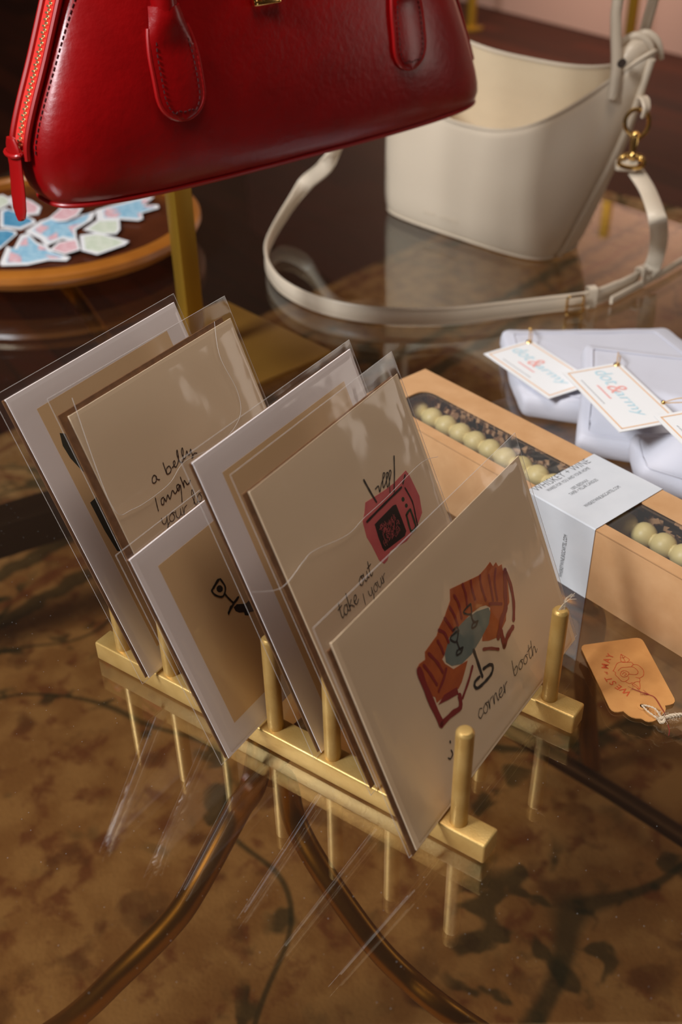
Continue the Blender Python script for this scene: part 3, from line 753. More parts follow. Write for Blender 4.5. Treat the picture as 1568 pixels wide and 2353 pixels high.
# line on the front fold
mb = MB()
f0 = OP(1296, 1330, BP(0, -g, 0), B_)
put_text(mb, 'WHISKEYWINE.BIGCARTEL.COM', f0 + E_ * -.0015 - B_ * .0004, V((0, 0, 1)), -E_, .0030, .036, lift=0)
obj_raw('fold_lettering', mb, M['print'], band)
# ball taper candle inside and paper shred
cz = .0365
c0 = bl((976, 950), .041); c1 = bl((1492, 1212), .041)
cy = (c0[1] + c1[1]) / 2
ca = thing('ball_taper_candle', 'pale yellow ball-shaped taper candle lying inside the kraft box', 'candle', BP(wx0 + .06, cy, .036))
mb = MB(); pitch = .0158; rb = .0090
x = c1[0] - pitch * round((c1[0] - c0[0]) / pitch + 1)
balls = []
while x < xr - .02:
    mb.sphere(BP(x, cy, cz), rb, 1, 1, 1, 20, 14); x += pitch
mb.tube([BP(max(xl + .012, c0[0] - .012), cy, cz), BP(xr - .02, cy, cz)], .0052, 12)
obj('wax_body', mb, M['wax'], ca, angle=60)
mb = MB()
for i in range(420):
    y = random.uniform(cy + rb + .002, BW - .006) if i % 4 else random.uniform(.005, BW - .006)
    z = random.uniform(.006, .051 if y > cy + rb else .022); x = random.uniform(xl + .006, xr - .006)
    d = V((random.uniform(-1, 1), random.uniform(-1, 1), random.uniform(-.5, .5))).normalized()
    p = []; s_ = V((-d.y, d.x, .6 * random.uniform(-1, 1))).normalized(); L_ = random.randint(4, 7)
    for j in range(L_):
        q = BP(x, y, z) + d * (j - L_ / 2) * .0024 + s_ * (.0016 if j % 2 else -.0016)
        loc = ((q - bo).dot(E_), (q - bo).dot(B_), q.z)
        up_ = i % 4 != 0; lo_ = cy + rb + .0035 if up_ else .004
        p.append(BP(min(max(loc[0], xl + .004), xr - .004), min(max(loc[1], lo_), BW - .004), min(max(loc[2], .004), BH - .005 if up_ else .0235)))
    mb.ribbon(p, d.cross(s_) + V((0, 0, .01)), .0040, .00025)
finish(obj('crinkle_paper', mb, M['shred'], None, BP(wx0 + .1, BW * .7, .003), smooth=False), 'crinkled kraft paper shred filling the candle box behind the candle', 'paper shred', kind='stuff')

# ------------------------------------------------------------------ folded linens with swing tags
def smooth01(t): t = min(1, max(0, t)); return t * t * (3 - 2 * t)
def cloth(mb, outline, z0, z1, layers, base=None, seed=0, rad=.008):
    # soft folded block: outline grown from a rounded edge profile, several folds high
    outline = corner_round(outline, .005, 4); n = len(outline)
    dense = []
    for i in range(n):
        a, c = outline[i], outline[(i + 1) % n]; m = max(1, int((c - a).length / .006))
        dense += [a.lerp(c, k / m) for k in range(m)]
    cen = sum(dense, V()) / len(dense)
    prof = []; lh = (z1 - z0) / layers
    for L_ in range(layers):
        for k in range(6):
            ang = -math.pi / 2 + math.pi * k / 5
            prof.append((-(1 - math.cos(ang)) * min(.0045, lh * .3), z0 + L_ * lh + lh / 2 + math.sin(ang) * lh * .48))
    rings = []
    def place(p, ins, z):
        d = (cen - p); d.z = 0; L0 = d.length; q = p + d * ((-ins) / L0)
        w = noise.noise(V((q.x * 45, q.y * 45, z * 60 + seed))) * .0016
        bz = base(q) if base else 0
        return V((q.x + w, q.y + w * .6, max(z + bz + w * .5 * (1 if z > z0 + .004 else 0), .0004)))
    for ins, z in prof: rings.append([place(p, ins, z) for p in dense])
    zt = z1
    for f_ in (.25, .45, .62, .78, .9, .97):
        ring = []
        for p in dense:
            q = p.lerp(cen, f_); bz = base(q) if base else 0
            wz = noise.noise(V((q.x * 22, q.y * 22, seed))) * .0012 + noise.noise(V((q.x * 80, q.y * 80, seed))) * .0004
            ring.append(V((q.x, q.y, zt - .0006 + bz + wz)))
        rings.append(ring)
    mb.loft(rings)
def seam(mb, pts, base, z): mb.tube([V((p.x, p.y, z + (base(p) if base else 0))) for p in catmull(pts, 8)], .00045, 6)
def hem(par, outline, base, z):
    # stitched hem line and the upper folded layer
    cen = sum(outline, V()) / len(outline)
    ring = [p.lerp(cen, .16) for p in corner_round(outline, .004, 3)]
    dense = []
    for i in range(len(ring)):
        a, c = ring[i], ring[(i + 1) % len(ring)]; m = max(1, int((c - a).length / .008))
        dense += [a.lerp(c, k / m) for k in range(m)]
    m_ = MB(); m_.tube([V((p.x, p.y, z + .0002 + noise.noise(V((p.x * 22, p.y * 22, 1))) * .0004 + (base(p) if base else 0))) for p in dense], .0006, 6, closed=True)
    obj('hem_seam', m_, M['linen'], par)
def swing_tag(par, L_, T_px, B_px, z, ln):
    p = OZ(*L_, z); tt = OZ(*T_px, z); bb = OZ(*B_px, z)
    u = (bb - p).normalized(); v = V((-u.y, u.x, 0))
    lu = ln; lv = .0515
    tilt = V((0, 0, .05)); v = (v + tilt * .4).normalized(); n = u.cross(v).normalized()
    Q = lambda x, y, k=0.0: p + u * x + v * y + n * k
    m_ = MB(); m_.poly([Q(0, 0), Q(lu, 0), Q(lu, lv), Q(0, lv)], n, .0006)
    tg = obj('swing_tag', m_, M['tag_white'], par, smooth=False, label='white swing tag with a peach border')
    m_ = MB(); e = .0038; wd2 = .0012
    for x0, y0, x1, y1 in ((e, e, lu - e, e), (lu - e, e, lu - e, lv - e), (lu - e, lv - e, e, lv - e), (e, lv - e, e, e)):
        a = Q(x0, y0); c = Q(x1, y1); d = (c - a).normalized(); s = n.cross(d) * wd2 * .5
        m_.add([a - s - d * wd2 * .5 + n * .0008, c - s + d * wd2 * .5 + n * .0008, c + s + d * wd2 * .5 + n * .0008, a + s - d * wd2 * .5 + n * .0008], [(0, 1, 2, 3)])
    obj_raw('printed_border', m_, M['tag_line'], tg)
    m_ = MB(); put_text(m_, 'dot', Q(.008, .024, .0006), u, v, .0135, .024, shear=.18); put_text(m_, 'army', Q(.0435, .024, .0006), u, v, .0095, .040, shear=.18)
    obj_raw('printed_name', m_, M['tag_blue'], tg)
    m_ = MB(); put_text(m_, '&', Q(.0335, .022, .0006), u, v, .0155, .012, shear=.15)
    for i in range(7): m_.stroke([Q(.030 + i * .0033, .0165, .0006), Q(.0318 + i * .0033, .0172, .0006)], .0014, n, .0002)
    obj_raw('printed_ampersand', m_, M['tag_coral'], tg)
    m_ = MB()
    for i in range(12): m_.stroke([Q(.018 + i * .0034, .0085, .0006), Q(.0200 + i * .0034, .0088, .0006)], .0009, n, .0002)
    obj_raw('printed_small_line', m_, M['tag_grey'], tg)
    return Q, n
def pin(par, Q, lu0, top):
    m_ = MB(); h_ = Q(.004, .047, .0008); a = top
    m_.tube(catmull([h_, h_.lerp(a, .3) + V((0, 0, .006)), h_.lerp(a, .7) + V((0, 0, .005)), a], 6), .0004, 6)
    m_.tube(catmull([h_ + V((.001, .001, 0)), h_.lerp(a, .35) + V((.002, .001, .003)), a + V((.001, 0, 0))], 6), .0004, 6)
    obj('gold_string', m_, M['gold_string'], par)
    m_ = MB(); ring = [h_ + V((math.cos(t) * .0022, math.sin(t) * .0022, .0008 + .0003 * math.sin(t))) for t in [k * math.pi / 8 for k in range(16)]]
    m_.tube(ring, .0005, 6, closed=True); obj('eyelet_ring', m_, M['hardware'], par)
    m_ = MB(); m_.sphere(a, .0018, u=10, v=7); obj('brass_bead', m_, M['hardware'], par)
GRP = 'folded white linens with swing tags'
# first cloth: flat on the glass, farthest left
l1 = thing('folded_linen', 'folded white linen lying lowest, its tag nearest the cream bag strap', 'linen', OZ(1195, 960), GRP)
A1 = OZ(1197, 962, 0); F1 = OZ(1172, 835, .024); F1.z = 0; B1 = OZ(1345, 985, 0); C1 = OZ(1660, 850, .02); D1 = OZ(1535, 754, .02); E1 = OZ(1150, 759, .02)
for p in (C1, D1, E1): p.z = 0
mb = MB(); cloth(mb, [A1, B1, C1, D1, E1, F1], .0005, .022, 1, None, 1); obj('folded_cloth', mb, M['linen'], l1, angle=70)
hem(l1, [A1, B1, C1, D1, E1, F1], None, .022)
Q, n = swing_tag(l1, (1112, 814), (1222, 781), (1262, 918), .0262, .095); pin(l1, Q, 0, OZ(1219, 755, .024))
# second cloth, leaning up over the first
back = V((-.45, .89, 0)).normalized()
A2 = OZ(1322, 1050, 0); B2 = OZ(1480, 1078, 0)
base2 = lambda p: .0278 * smooth01(((p - A2).dot(V((-.22, .975, 0))) - .012) / .026)
l2 = thing('folded_linen', 'folded white linen between the two others, its tag wholly visible', 'linen', A2, GRP)
C2 = OZ(1620, 1000, .04); D2 = OZ(1640, 840, .04); E2 = OZ(1338, 806, .04)
for p in (C2, D2, E2): p.z = 0
mb = MB(); cloth(mb, [A2, B2, C2, D2, E2], .0005, .0205, 1, base2, 5); obj('folded_cloth', mb, M['linen'], l2, angle=70)
hem(l2, [A2, B2, C2, D2, E2], base2, .0205)
Q, n = swing_tag(l2, (1292, 857), (1403, 829), (1418, 988), .0522, .099); pin(l2, Q, 0, OZ(1421, 814, .045))
# third cloth, nearest the frame's right
A3 = OZ(1467, 1124, 0); B3 = OZ(1590, 1165, 0)
base3 = lambda p: .0500 * smooth01(((p - A3).dot(V((0, 1, 0))) - .004) / .05)
l3 = thing('folded_linen', 'topmost folded white linen, next to the white band of the candle box', 'linen', A3, GRP)
C3 = OZ(1720, 1150, .03); D3 = OZ(1700, 960, .062); E3 = OZ(1457, 922, .061)
for p in (C3, D3, E3): p.z = 0
mb = MB(); cloth(mb, [A3, B3, C3, D3, E3], .0005, .0205, 1, base3, 9); obj('folded_cloth', mb, M['linen'], l3, angle=70)
hem(l3, [A3, B3, C3, D3, E3], base3, .0205)
Q, n = swing_tag(l3, (1503, 957), (1600, 932), (1568, 1022), .0742, .095); pin(l3, Q, 0, OZ(1525, 925, .066))

# ------------------------------------------------------------------ kraft hang tag with twine
kt = thing('kraft_hang_tag', 'brown kraft hang tag with a stamped rose and twine lying on the dark glass', 'tag', OZ(1450, 1570))
TZ = .0012; TK = lambda pts, z=TZ: [OZ(x, y, z) for x, y in zm(pts, 1320, 1440, .15816)]
out = TK([(105,330),(112,295),(140,275),(850,178),(905,173),(955,182),(990,205),(1015,240),(1455,1055),(1462,1095),(1440,1128),(1395,1145),(1320,1158),(1330,1200),(1320,1250),(1270,1300),(1200,1345),(1185,1370),(1145,1386),(1090,1390),(1040,1378),(1000,1352),(975,1342),(900,1338),(840,1322),(790,1295),(750,1262),(718,1237),(640,1249),(590,1245),(545,1222),(510,1180)])
mb = MB(); mb.poly(out, (0, 0, 1), .0007)
tagb = obj('tag_board', mb, M['kraft_tag'], kt, smooth=False)
mb = MB(); up = V((0, 0, 1)); zt = TZ + .0008; R_ = lambda pts: TK(pts, zt)
for s_ in [[(570,640),(600,580),(630,530),(700,512),(780,520),(830,515),(855,550),(830,580)],[(855,550),(920,555),(980,600),(1010,650),(1005,710),(950,745),(895,735)],[(640,640),(680,600),(750,590),(850,585),(905,620),(928,660),(900,695),(800,690)],[(560,640),(600,665),(600,700),(640,740),(690,790),(740,795),(790,760),(790,730)],[(670,690),(690,650),(740,640),(795,670),(770,720),(710,730),(672,700)],[(700,690),(730,665),(760,690),(730,708)],[(750,800),(800,825),(850,812)],[(680,400),(672,460),(690,512),(740,520),(790,502),(800,475),(750,440),(685,402)],[(688,408),(715,455),(740,505)],[(735,440),(715,455),(685,450)],[(840,840),(880,808),(940,800),(957,850),(950,910),(900,880),(842,840)],[(870,830),(915,860),(948,905)],[(950,745),(957,790),(940,800)]]:
    mb.stroke(catmull(R_(s_), 5), .00035, up, 0)
for ch, (x, y), nx, sz in [('W', (745, 945), (-80, -62), 92), ('E', (640, 880), (-88, -58), 88), ('S', (560, 818), (-75, -70), 88), ('T', (500, 765), (-55, -85), 88), ('of', (466, 672), (-25, -90), 42), ('M', (448, 575), (5, -92), 88), ('A', (475, 490), (25, -90), 88), ('Y', (520, 425), (45, -85), 88)]:
    c = R_([(x, y)])[0]; d = R_([(x + nx[0], y + nx[1])])[0] - c; d.normalize(); v = up.cross(d)
    put_text(mb, ch, c - v * .0022 * sz / 90, d, v, .0044 * sz / 90, lift=.0001, center=True, offset=.01)
obj_raw('stamped_rose', mb, M['tag_red'], tagb)
mb = MB()
hole = TK([(1000, 1150)], zt + .0004)[0]; knot = TK([(1240, 1352)], .003)[0]; endp = TK([(1568, 1280)], .004)[0]; end2 = endp + (endp - knot) * .8; end2.z = .002
def twist(path, r, wob):
    path = catmull(path, 10); n = len(path)
    for ph in (0, math.pi):
        q = []
        for i, p in enumerate(path):
            t = (path[min(i + 1, n - 1)] - path[max(i - 1, 0)]).normalized(); a = t.orthogonal().normalized(); b2 = t.cross(a)
            q.append(p + (a * math.cos(i * 1.1 + ph) + b2 * math.sin(i * 1.1 + ph)) * wob)
        mb.tube(q, r, 6)
twist([hole + V((0, 0, -.001)), hole + V((.001, 0, .001)), hole.lerp(knot, .45) + V((.002, .002, .002)), knot + V((.001, .001, .0005))], .00035, .00030)
twist([hole + V((0, 0, -.001)), hole + V((0, -.001, .001)), hole.lerp(knot, .5) + V((-.0015, -.0015, .0015)), knot], .00035, .00030)
twist([knot, knot.lerp(endp, .5) + V((0, 0, .001)), endp, end2], .00075, .0007)
twist([knot + V((0, 0, .001)), knot + V((.002, .001, .002)), knot + V((.003, -.001, .001)), knot + V((.001, -.0015, 0)), knot], .0006, .0005)
for i in range(46):
    f_ = random.random(); p = knot.lerp(end2, f_ * .7) if i > 16 else knot + V((random.uniform(-.002, .002), random.uniform(-.002, .002), .001))
    q = [p]
    for j in range(3): q.append(q[-1] + V((random.uniform(-.0022, .0022), random.uniform(-.0022, .0022), random.uniform(-.0004, .0012))))
    q = [V((a.x, a.y, max(a.z, .0006))) for a in q]
    mb.tube(catmull(q, 4), .00009, 4)
obj('twine', mb, M['string'], kt, label='frayed natural twine')
mb = MB(); mb.lathe(hole + V((0, 0, -.0003)), [(.0035, 0), (.0035, .0002), (.0018, .0004), (.0016, 0)], 20)
obj('eyelet', mb, M['kraft_tag'], kt)
mb = MB(); th = [OZ(x, y, z) for (x, y), z in zip(zm([(845,900),(960,945),(1080,985),(1170,1030),(1260,1170),(1320,1270),(1362,1420),(1385,1500),(1375,1580)], 1320, 1440, .15816), (zt+.0006,)*5 + (zt, .0012, .0006, .0006))]
mb.tube(catmull(th, 8), .00022, 6)
for i in range(14):
    p = th[random.randint(0, 2)]; mb.tube([p, p + V((random.uniform(-.004, .002), random.uniform(-.003, .003), .0004))], .00008, 4)
finish(obj('red_thread', mb, M['red_thread'], None, th[3]), 'thin dark red thread lying across the kraft hang tag', 'thread')

# ------------------------------------------------------------------ round wooden tray and die-cut stickers
tc_ = V((-.553, .477, 0)); TR = .176
ty = thing('round_tray', 'round amber wooden tray covered with paper stickers on the glass table', 'tray', tc_)
mb = MB(); mb.lathe(tc_, [(0, .0003), (.10, .0003), (.104, .003), (.10, .016), (0, .016)], 64); obj('foot', mb, M['dark_wood'], ty)
mb = MB(); mb.lathe(tc_, [(0, .0162), (TR - .012, .0162), (TR - .012, .026), (0, .026)], 96); obj('tray_floor', mb, M['tray_in'], ty)
mb = MB(); mb.lathe(tc_, [(TR - .0205, .0262), (TR - .020, .034), (TR - .017, .0372), (TR - .006, .037), (TR - .001, .034), (TR, .028), (TR - .004, .021), (TR - .0115, .0165), (TR - .0115, .0262)], 96)
mb.f.pop(); mb.f.pop()
nr, ns = 9, 96
for k in range(ns): mb.f.append(((nr - 1) * ns + k, (nr - 1) * ns + (k + 1) % ns, (k + 1) % ns, k))
obj('rim', mb, M['tray_wood'], ty)
STK = [
 ('plain deep blue sticker farther from the rim, with a pink star before it', 'st_deep', [(0,265),(40,245),(130,275),(250,330),(262,352),(150,402),(0,385)]),
 ('pale pink sticker peeking out below the red bag corner', 'st_pink', [(75,215),(60,172),(110,150),(230,195),(297,240),(280,290),(180,300),(110,275)]),
 ('cream sticker below the pull tab of the red bag', 'st_green', [(-60,160),(20,150),(62,172),(75,215),(0,255),(-70,262)]),
 ('plain deep blue sticker nearest the tray rim', 'st_deep', [(-40,400),(60,398),(112,412),(125,432),(0,540),(-60,545)]),
 ('blue and pink star sticker nearest the tray rim', 'st_blue', [(0,645),(50,520),(95,545),(150,440),(205,428),(265,492),(345,522),(378,562),(508,602),(480,626),(350,622),(200,656),(10,662)]),
 ('blue star sticker in the middle of the tray', 'st_blue', [(180,415),(290,340),(350,320),(415,268),(482,275),(512,312),(622,290),(692,268),(662,332),(545,402),(556,490),(450,470),(330,520),(292,470)]),
 ('pale blue star sticker pointing towards the brass post', 'st_blue', [(690,262),(760,240),(1000,175),(1112,165),(1062,207),(1040,226),(1140,222),(1147,246),(1022,282),(1032,322),(1000,337),(870,327),(700,332)]),
 ('pale green sticker between two star stickers', 'st_green', [(600,402),(705,330),(862,328),(866,402),(840,432),(740,436)]),
 ('pale green pointed sticker touching the tray rim near the post', 'st_green', [(575,442),(700,422),(932,485),(900,512),(702,582),(588,552)]),
 ('small pink sticker tucked between the stars', 'st_pink', [(358,548),(422,490),(560,470),(580,545),(470,580)]),
 ('pink star sticker partly hidden under the bag', 'st_pink', [(350,322),(420,262),(470,200),(520,250),(600,240),(560,300),(480,340),(410,345)]),
]
for i, (lab, mk, pts) in enumerate(STK):
    z = .0263 + .00055 * i
    P3 = [OZ(x, y, z) for x, y in zm(pts, 0, 400, .3189)]
    cen = sum(P3, V()) / len(P3)
    if max((p - V((tc_.x, tc_.y, z))).length for p in P3) > TR - .022:
        P3 = [p if (p - V((tc_.x, tc_.y, z))).length < TR - .022 else V((tc_.x, tc_.y, z)) + (p - V((tc_.x, tc_.y, z))).normalized() * (TR - .022) for p in P3]
    st = thing('paper_sticker', lab, 'sticker', cen, 'die-cut stickers on the round tray')
    mb = MB(); mb.poly(P3, (0, 0, 1), .00025); bd = obj('white_border', mb, M['st_white'], st, smooth=False, label='white die-cut border')
    inn2 = [cen.lerp(p, .80) for p in P3]
    mb = MB(); mb.poly(inn2, (0, 0, 1), .00008, .00026); pr = obj('printed_picture', mb, M[mk], st, smooth=False)
    if mk == 'st_blue':
        mb = MB()
        for k in range(0, len(inn2), 3):
            a, b2, c = inn2[k - 1], inn2[k], inn2[(k + 1) % len(inn2)]
            mb.add([q + V((0, 0, .0004)) for q in (a.lerp(b2, .35), b2.lerp(cen, .06), c.lerp(b2, .35), b2.lerp(cen, .55))], [(0, 1, 2, 3)])
        obj_raw('pink_patches', mb, M['st_pink'], pr)

# ------------------------------------------------------------------ brass display stand
pd = V((.977, -.212, 0)); pp = V((-.212, -.977, 0)).normalized(); pa = V((-.278, .461, 0))
ps = thing('bag_stand', 'brass bag stand with a flat base plate and square post carrying the red bag', 'display stand', (-.217, .346, 0))
mb = MB(); c = pa + pd * .0825 + pp * .095; c = pa + pd * .0825 + pp * .076; mb.box((c.x, c.y, .0028), (.165, .152, .005), pd, -pp, bev=.0006)
obj('base_plate', mb, M['brass_plate'], ps, angle=25)
PB = V((-.2235, .352, 0)); tw = math.radians(38)
n_bag = V((.96166, -.27424, 0)); d_bag = V((.27424, .96166, 0))
pa1 = V((RIGHT.x, RIGHT.y, 0)).normalized(); pa2 = V((-pa1.y, pa1.x, 0))
x1 = (pa1 * math.cos(tw) + pa2 * math.sin(tw)); x2 = V((-x1.y, x1.x, 0))
TOPZ = .560
mb = MB(); mb.box((PB.x, PB.y, .0055 + (TOPZ) / 2), (.0175, .0175, TOPZ), x1, x2, bev=.0007); obj('post', mb, M['pole'], ps, angle=25)

# ------------------------------------------------------------------ red top-handle bag
tA = .77
Pb = CAM + ray(400, 440) * tA
BC = Pb + d_bag * .124 - n_bag * .046; BZ = Pb.z - .003
rb_ = thing('red_handbag', 'glossy red leather top-handle bag with a gold zip hanging from the brass stand', 'handbag', (BC.x, BC.y, BZ))
ATAB = [(0, .197), (.005, .2035), (.014, .209), (.03, .2122), (.05, .2095), (.10, .1855), (.15, .162), (.20, .139), (.215, .130)]
ATABR = [(0, .208), (.005, .2145), (.012, .2165), (.03, .2115), (.06, .199), (.10, .181), (.15, .159), (.20, .137), (.215, .129)]
BTAB = [(0, .040), (.006, .046), (.02, .0495), (.06, .0505), (.10, .045), (.14, .034), (.18, .020), (.215, .006)]
AT = lambda s_: ATABR if s_ > 0 else ATAB
PTAB = [(0, 3.1), (.04, 3.0), (.1, 2.7), (.215, 2.2)]
HB = .215
def bagpt(th, z, grow=0.0):
    cx, sx = math.cos(th), math.sin(th)
    a = sinterp(AT(cx), z) + grow; b2 = sinterp(BTAB, z) + grow; p = interp(PTAB, z)
    x = a * math.copysign(abs(cx) ** (2 / p), cx); y = b2 * math.copysign(abs(sx) ** (2 / p), sx)
    return BC * 1.0 + d_bag * x + n_bag * y + V((0, 0, BZ - BC.z + z))
def bagsurf(x, z, side=1, grow=0.0):
    a = sinterp(AT(x), z); b2 = sinterp(BTAB, z); p = interp(PTAB, z)
    y = b2 * max(0, 1 - abs(x / a) ** p) ** (1 / p) + grow
    return BC + d_bag * x + n_bag * (y * side) + V((0, 0, BZ - BC.z + z))
NT = 96
ths = []
for k in range(NT):
    ths.append(2 * math.pi * k / NT)
zs = [0, .002, .006, .012, .02, .03, .045, .06, .075, .09, .105, .12, .135, .15, .165, .18, .195, .205, .212, .215]
mb = MB(); rings = []
for z in zs:
    ring = []
    for th in ths:
        p = bagpt(th, z)
        w = noise.noise((p - BC) * 11) * .0022 * min(1, z * 30) + noise.noise((p - BC) * 34) * .0005
        ring.append(p + n_bag * w * math.copysign(1, math.sin(th) + 1e-9) * min(1, abs(math.sin(th)) * 3))
    rings.append(ring)
mb.loft(rings)
body = obj('bag_body', mb, M['red_leather'], rb_, angle=80)
# bottom welt
mb = MB(); mb.tube([bagpt(th, .003, .0012) for th in ths], .0019, 10, closed=True); obj('bottom_piping', mb, M['red_edge'], rb_)
# zip over both ends and the top
def endpath(sgn, y0, z0=.036, out_=0.0, n=60):
    q = []
    for k in range(n + 1):
        z = lerp(z0, HB, k / n); q.append(BC + d_bag * sgn * (sinterp(AT(sgn), z) + out_) + n_bag * y0 + V((0, 0, BZ - BC.z + z)))
    return q
def zippath(y0, out_):
    L_ = endpath(-1, y0, out_=out_); R_2 = endpath(1, y0, out_=out_)[::-1]
    a = L_[-1] + V((0, 0, out_)); b2 = R_2[0] + V((0, 0, out_))
    return L_[:-1] + [a.lerp(b2, k / 40) for k in range(41)] + R_2[1:]
mb = MB(); mb.ribbon(zippath(0, .0012), n_bag, .0185, .0012); obj('zip_tape', mb, M['red_tape'], rb_, label='red woven zip tape')
mb = MB()
for s_ in (-1, 1): mb.tube(zippath(s_ * .0108, .0026), .0024, 8)
obj('zip_piping', mb, M['red_edge'], rb_, label='rolled red leather edges beside the zip')
zp = zippath(0, .0022); acc = 0; last = zp[0]; teeth = []
mb = MB(); step = .0021; need = step; sd = 1
for i in range(1, len(zp)):
    seg = zp[i] - zp[i - 1]; L_ = seg.length; t0 = 0
    while need <= L_ - t0:
        t0 += need; need = step; p = zp[i - 1] + seg * (t0 / L_); t = seg.normalized(); q = n_bag.cross(t).normalized(); sd = -sd
        mb.box(p + n_bag * sd * .0013, (.0040, .0016, .0024), n_bag, t, bev=.0004, seg=1)
    need -= (L_ - t0)
obj('zip_teeth', mb, M['zip_metal'], rb_, label='small gold zip teeth', smooth=False)
for e in (-1, 1):
    mb = MB()
    for s_ in (1, -1):
        z = .04
        while z < .205:
            pr_ = []
            for zz_ in (z, z + .0024):
                a = sinterp(AT(e), zz_); b2 = sinterp(BTAB, zz_); p_ = interp(PTAB, zz_)
                y = min(.0150, b2 * .8); xx = a * max(0, 1 - (y / b2) ** p_) ** (1 / p_)
                pr_.append(BC + d_bag * (e * (xx + .0004)) + n_bag * (s_ * (y + .0004)) + V((0, 0, BZ - BC.z + zz_)))
            mb.tube(pr_, .00042, 5); z += .0036
    obj('end_stitching', mb, M['stitch'], rb_, label='dark red stitches along one end of the zip')
# leather end tab that hangs below the zip
mb = MB(); tx = -(sinterp(ATAB, .03) + .0065)
TP = lambda y, z, k=0.0: BC + d_bag * (tx + k) + n_bag * y + V((0, 0, BZ - BC.z + z))
prof = [(.0045, .050), (.0075, .045), (.0088, .039), (.0080, .030), (.0086, .020), (.0090, .011), (.0084, .002), (.0058, -.004), (.002, -.0065)]
rings = []
for w_, z in prof:
    kx = -.0005 - .004 * smooth01((.04 - z) / .05)
    w_ *= 1.2
    rings.append([TP(w_ * math.cos(q), z, kx + .0022 * math.sin(q)) for q in [2 * math.pi * k / 16 for k in range(16)]])
mb.loft(rings); obj('pull_tab', mb, M['red_edge'], rb_, label='hanging red leather pull tab')
mb = MB(); mb.tube([TP(math.cos(q) * .0098, .0400 + .001 * math.sin(q), -.0008 + .0036 * math.sin(q)) for q in [2 * math.pi * k / 20 for k in range(20)]], .0016, 8, closed=True)
obj('pull_tab_collar', mb, M['red_edge'], rb_)
# handles: a stitched tab on the panel that rolls up into a tube
HX = .107; APEX = .345
def resample(pts, step):
    out = [pts[0]]; need = step
    for i in range(1, len(pts)):
        seg = pts[i] - pts[i - 1]; L_ = seg.length; t0 = 0
        while L_ > 1e-9 and need <= L_ - t0:
            t0 += need; need = step; out.append(pts[i - 1] + seg * (t0 / L_))
        need -= (L_ - t0)
    return out
for side in (1, -1):
    topL = bagsurf(-HX - .004, .124, side, .0035); topR = bagsurf(HX - .004, .124, side, .0035)
    inward = -n_bag * side
    m_ = (topL + topR) / 2
    path = catmull([topL - V((0, 0, .006)) + inward * .001, topL, topL + V((0, 0, .05)) + inward * .006, topL + V((0, 0, .115)) + d_bag * .012 + inward * .018, topL.lerp(topR, .22) + V((0, 0, .168)) + inward * .026, m_ + V((0, 0, .195)) + inward * .028,
                    topL.lerp(topR, .78) + V((0, 0, .168)) + inward * .026, topR + V((0, 0, .115)) - d_bag * .012 + inward * .018, topR + V((0, 0, .05)) + inward * .006, topR, topR - V((0, 0, .006)) + inward * .001], 10)
    rr = [.0072 + .0022 * min(1, i / 14, (len(path) - 1 - i) / 14) for i in range(len(path))]
    ht = MB(); ht.tube(path, rr, 16)
    h_ = obj('handle', ht, M['red_leather'], rb_, angle=60)
    if side == 1: apex = m_ + V((0, 0, .195)) + inward * .028
    for e in (-1, 1):
        mb = MB(); mstitch = MB(); medge = MB()
        cx = HX * e - .004; half = .0175; z0 = .052; z1 = .124
        def halfw(z):
            if z < z0 + half * .95:
                t = (z0 + half * .95 - z) / (half * .95); return half * math.sqrt(max(0.0, 1 - t * t))
            return sinterp([(0, half), (.090, half), (.104, half * .90), (.116, half * .72), (.130, half * .55)], z)
        zz_ = [z0 + (z1 - z0) * (k / 22) ** 1.4 for k in range(23)]; zz_[0] = z0 + .0002
        rows = []
        for z in zz_:
            hw = halfw(z); row = []
            for k in range(13):
                f_ = k / 12 * 2 - 1
                puff = .0022 + .0012 * (1 - f_ * f_) + smooth01((z - .094) / .03) * .0085 * math.sqrt(max(0, 1 - f_ * f_))
                row.append(bagsurf(cx + hw * f_, z, side, puff))
            rows.append(row + [bagsurf(cx + hw * (1 - k / 6), z, side, -.0015) for k in range(7)])
        mb.loft(rows)
        tab = obj('handle_tab', mb, M['red_leather'], h_, angle=60, label='stitched leather handle tab')
        rim = [bagsurf(cx + s2 * halfw(z), z, side, .0012) for s2, zl in ((-1, zz_[::-1]), (1, zz_)) for z in zl if z < .112]
        medge.tube(rim, .0016, 8); obj('tab_edging', medge, M['red_edge'], rb_)
        m3 = [bagsurf(cx + s2 * max(0, halfw(z) - .0044), z + (.0044 if z < z0 + .004 else 0), side, .0036) for s2, zl in ((-1, zz_[::-1]), (1, zz_)) for z in zl if z < .112]
        m3 = resample(m3, .0038)
        for i in range(len(m3) - 1): mstitch.tube([m3[i].lerp(m3[i + 1], .15), m3[i].lerp(m3[i + 1], .72)], .00048, 5)
        obj('tab_stitching', mstitch, M['stitch'], rb_)
# gold turn lock on the front
mb = MB(); fx = -.032; fz_ = .117
F = lambda x, z, g=.004: bagsurf(fx + x, fz_ + z, 1, g)
for x0, z0, x1_, z1_ in ((-.010, 0, .010, 0), (-.010, .022, .010, .022), (-.010, 0, -.010, .022), (.010, 0, .010, .022)):
    a = F(x0, z0); c = F(x1_, z1_); t = (c - a).normalized()
    mb.box((a + c) / 2, ((c - a).length + .003, .0032, .0034), t, n_bag.cross(t), bev=.0007)
mb.tube([F(-.0045, .001, .006), F(-.0045, .016, .006)], .0014, 10); mb.tube([F(.003, .001, .006), F(.003, .016, .006)], .0014, 10)
mb.box(F(0, .011, .0015), (.018, .020, .0018), d_bag, V((0, 0, 1)))
obj('clasp', mb, M['hardware'], rb_, angle=30, label='gold rectangular clasp')
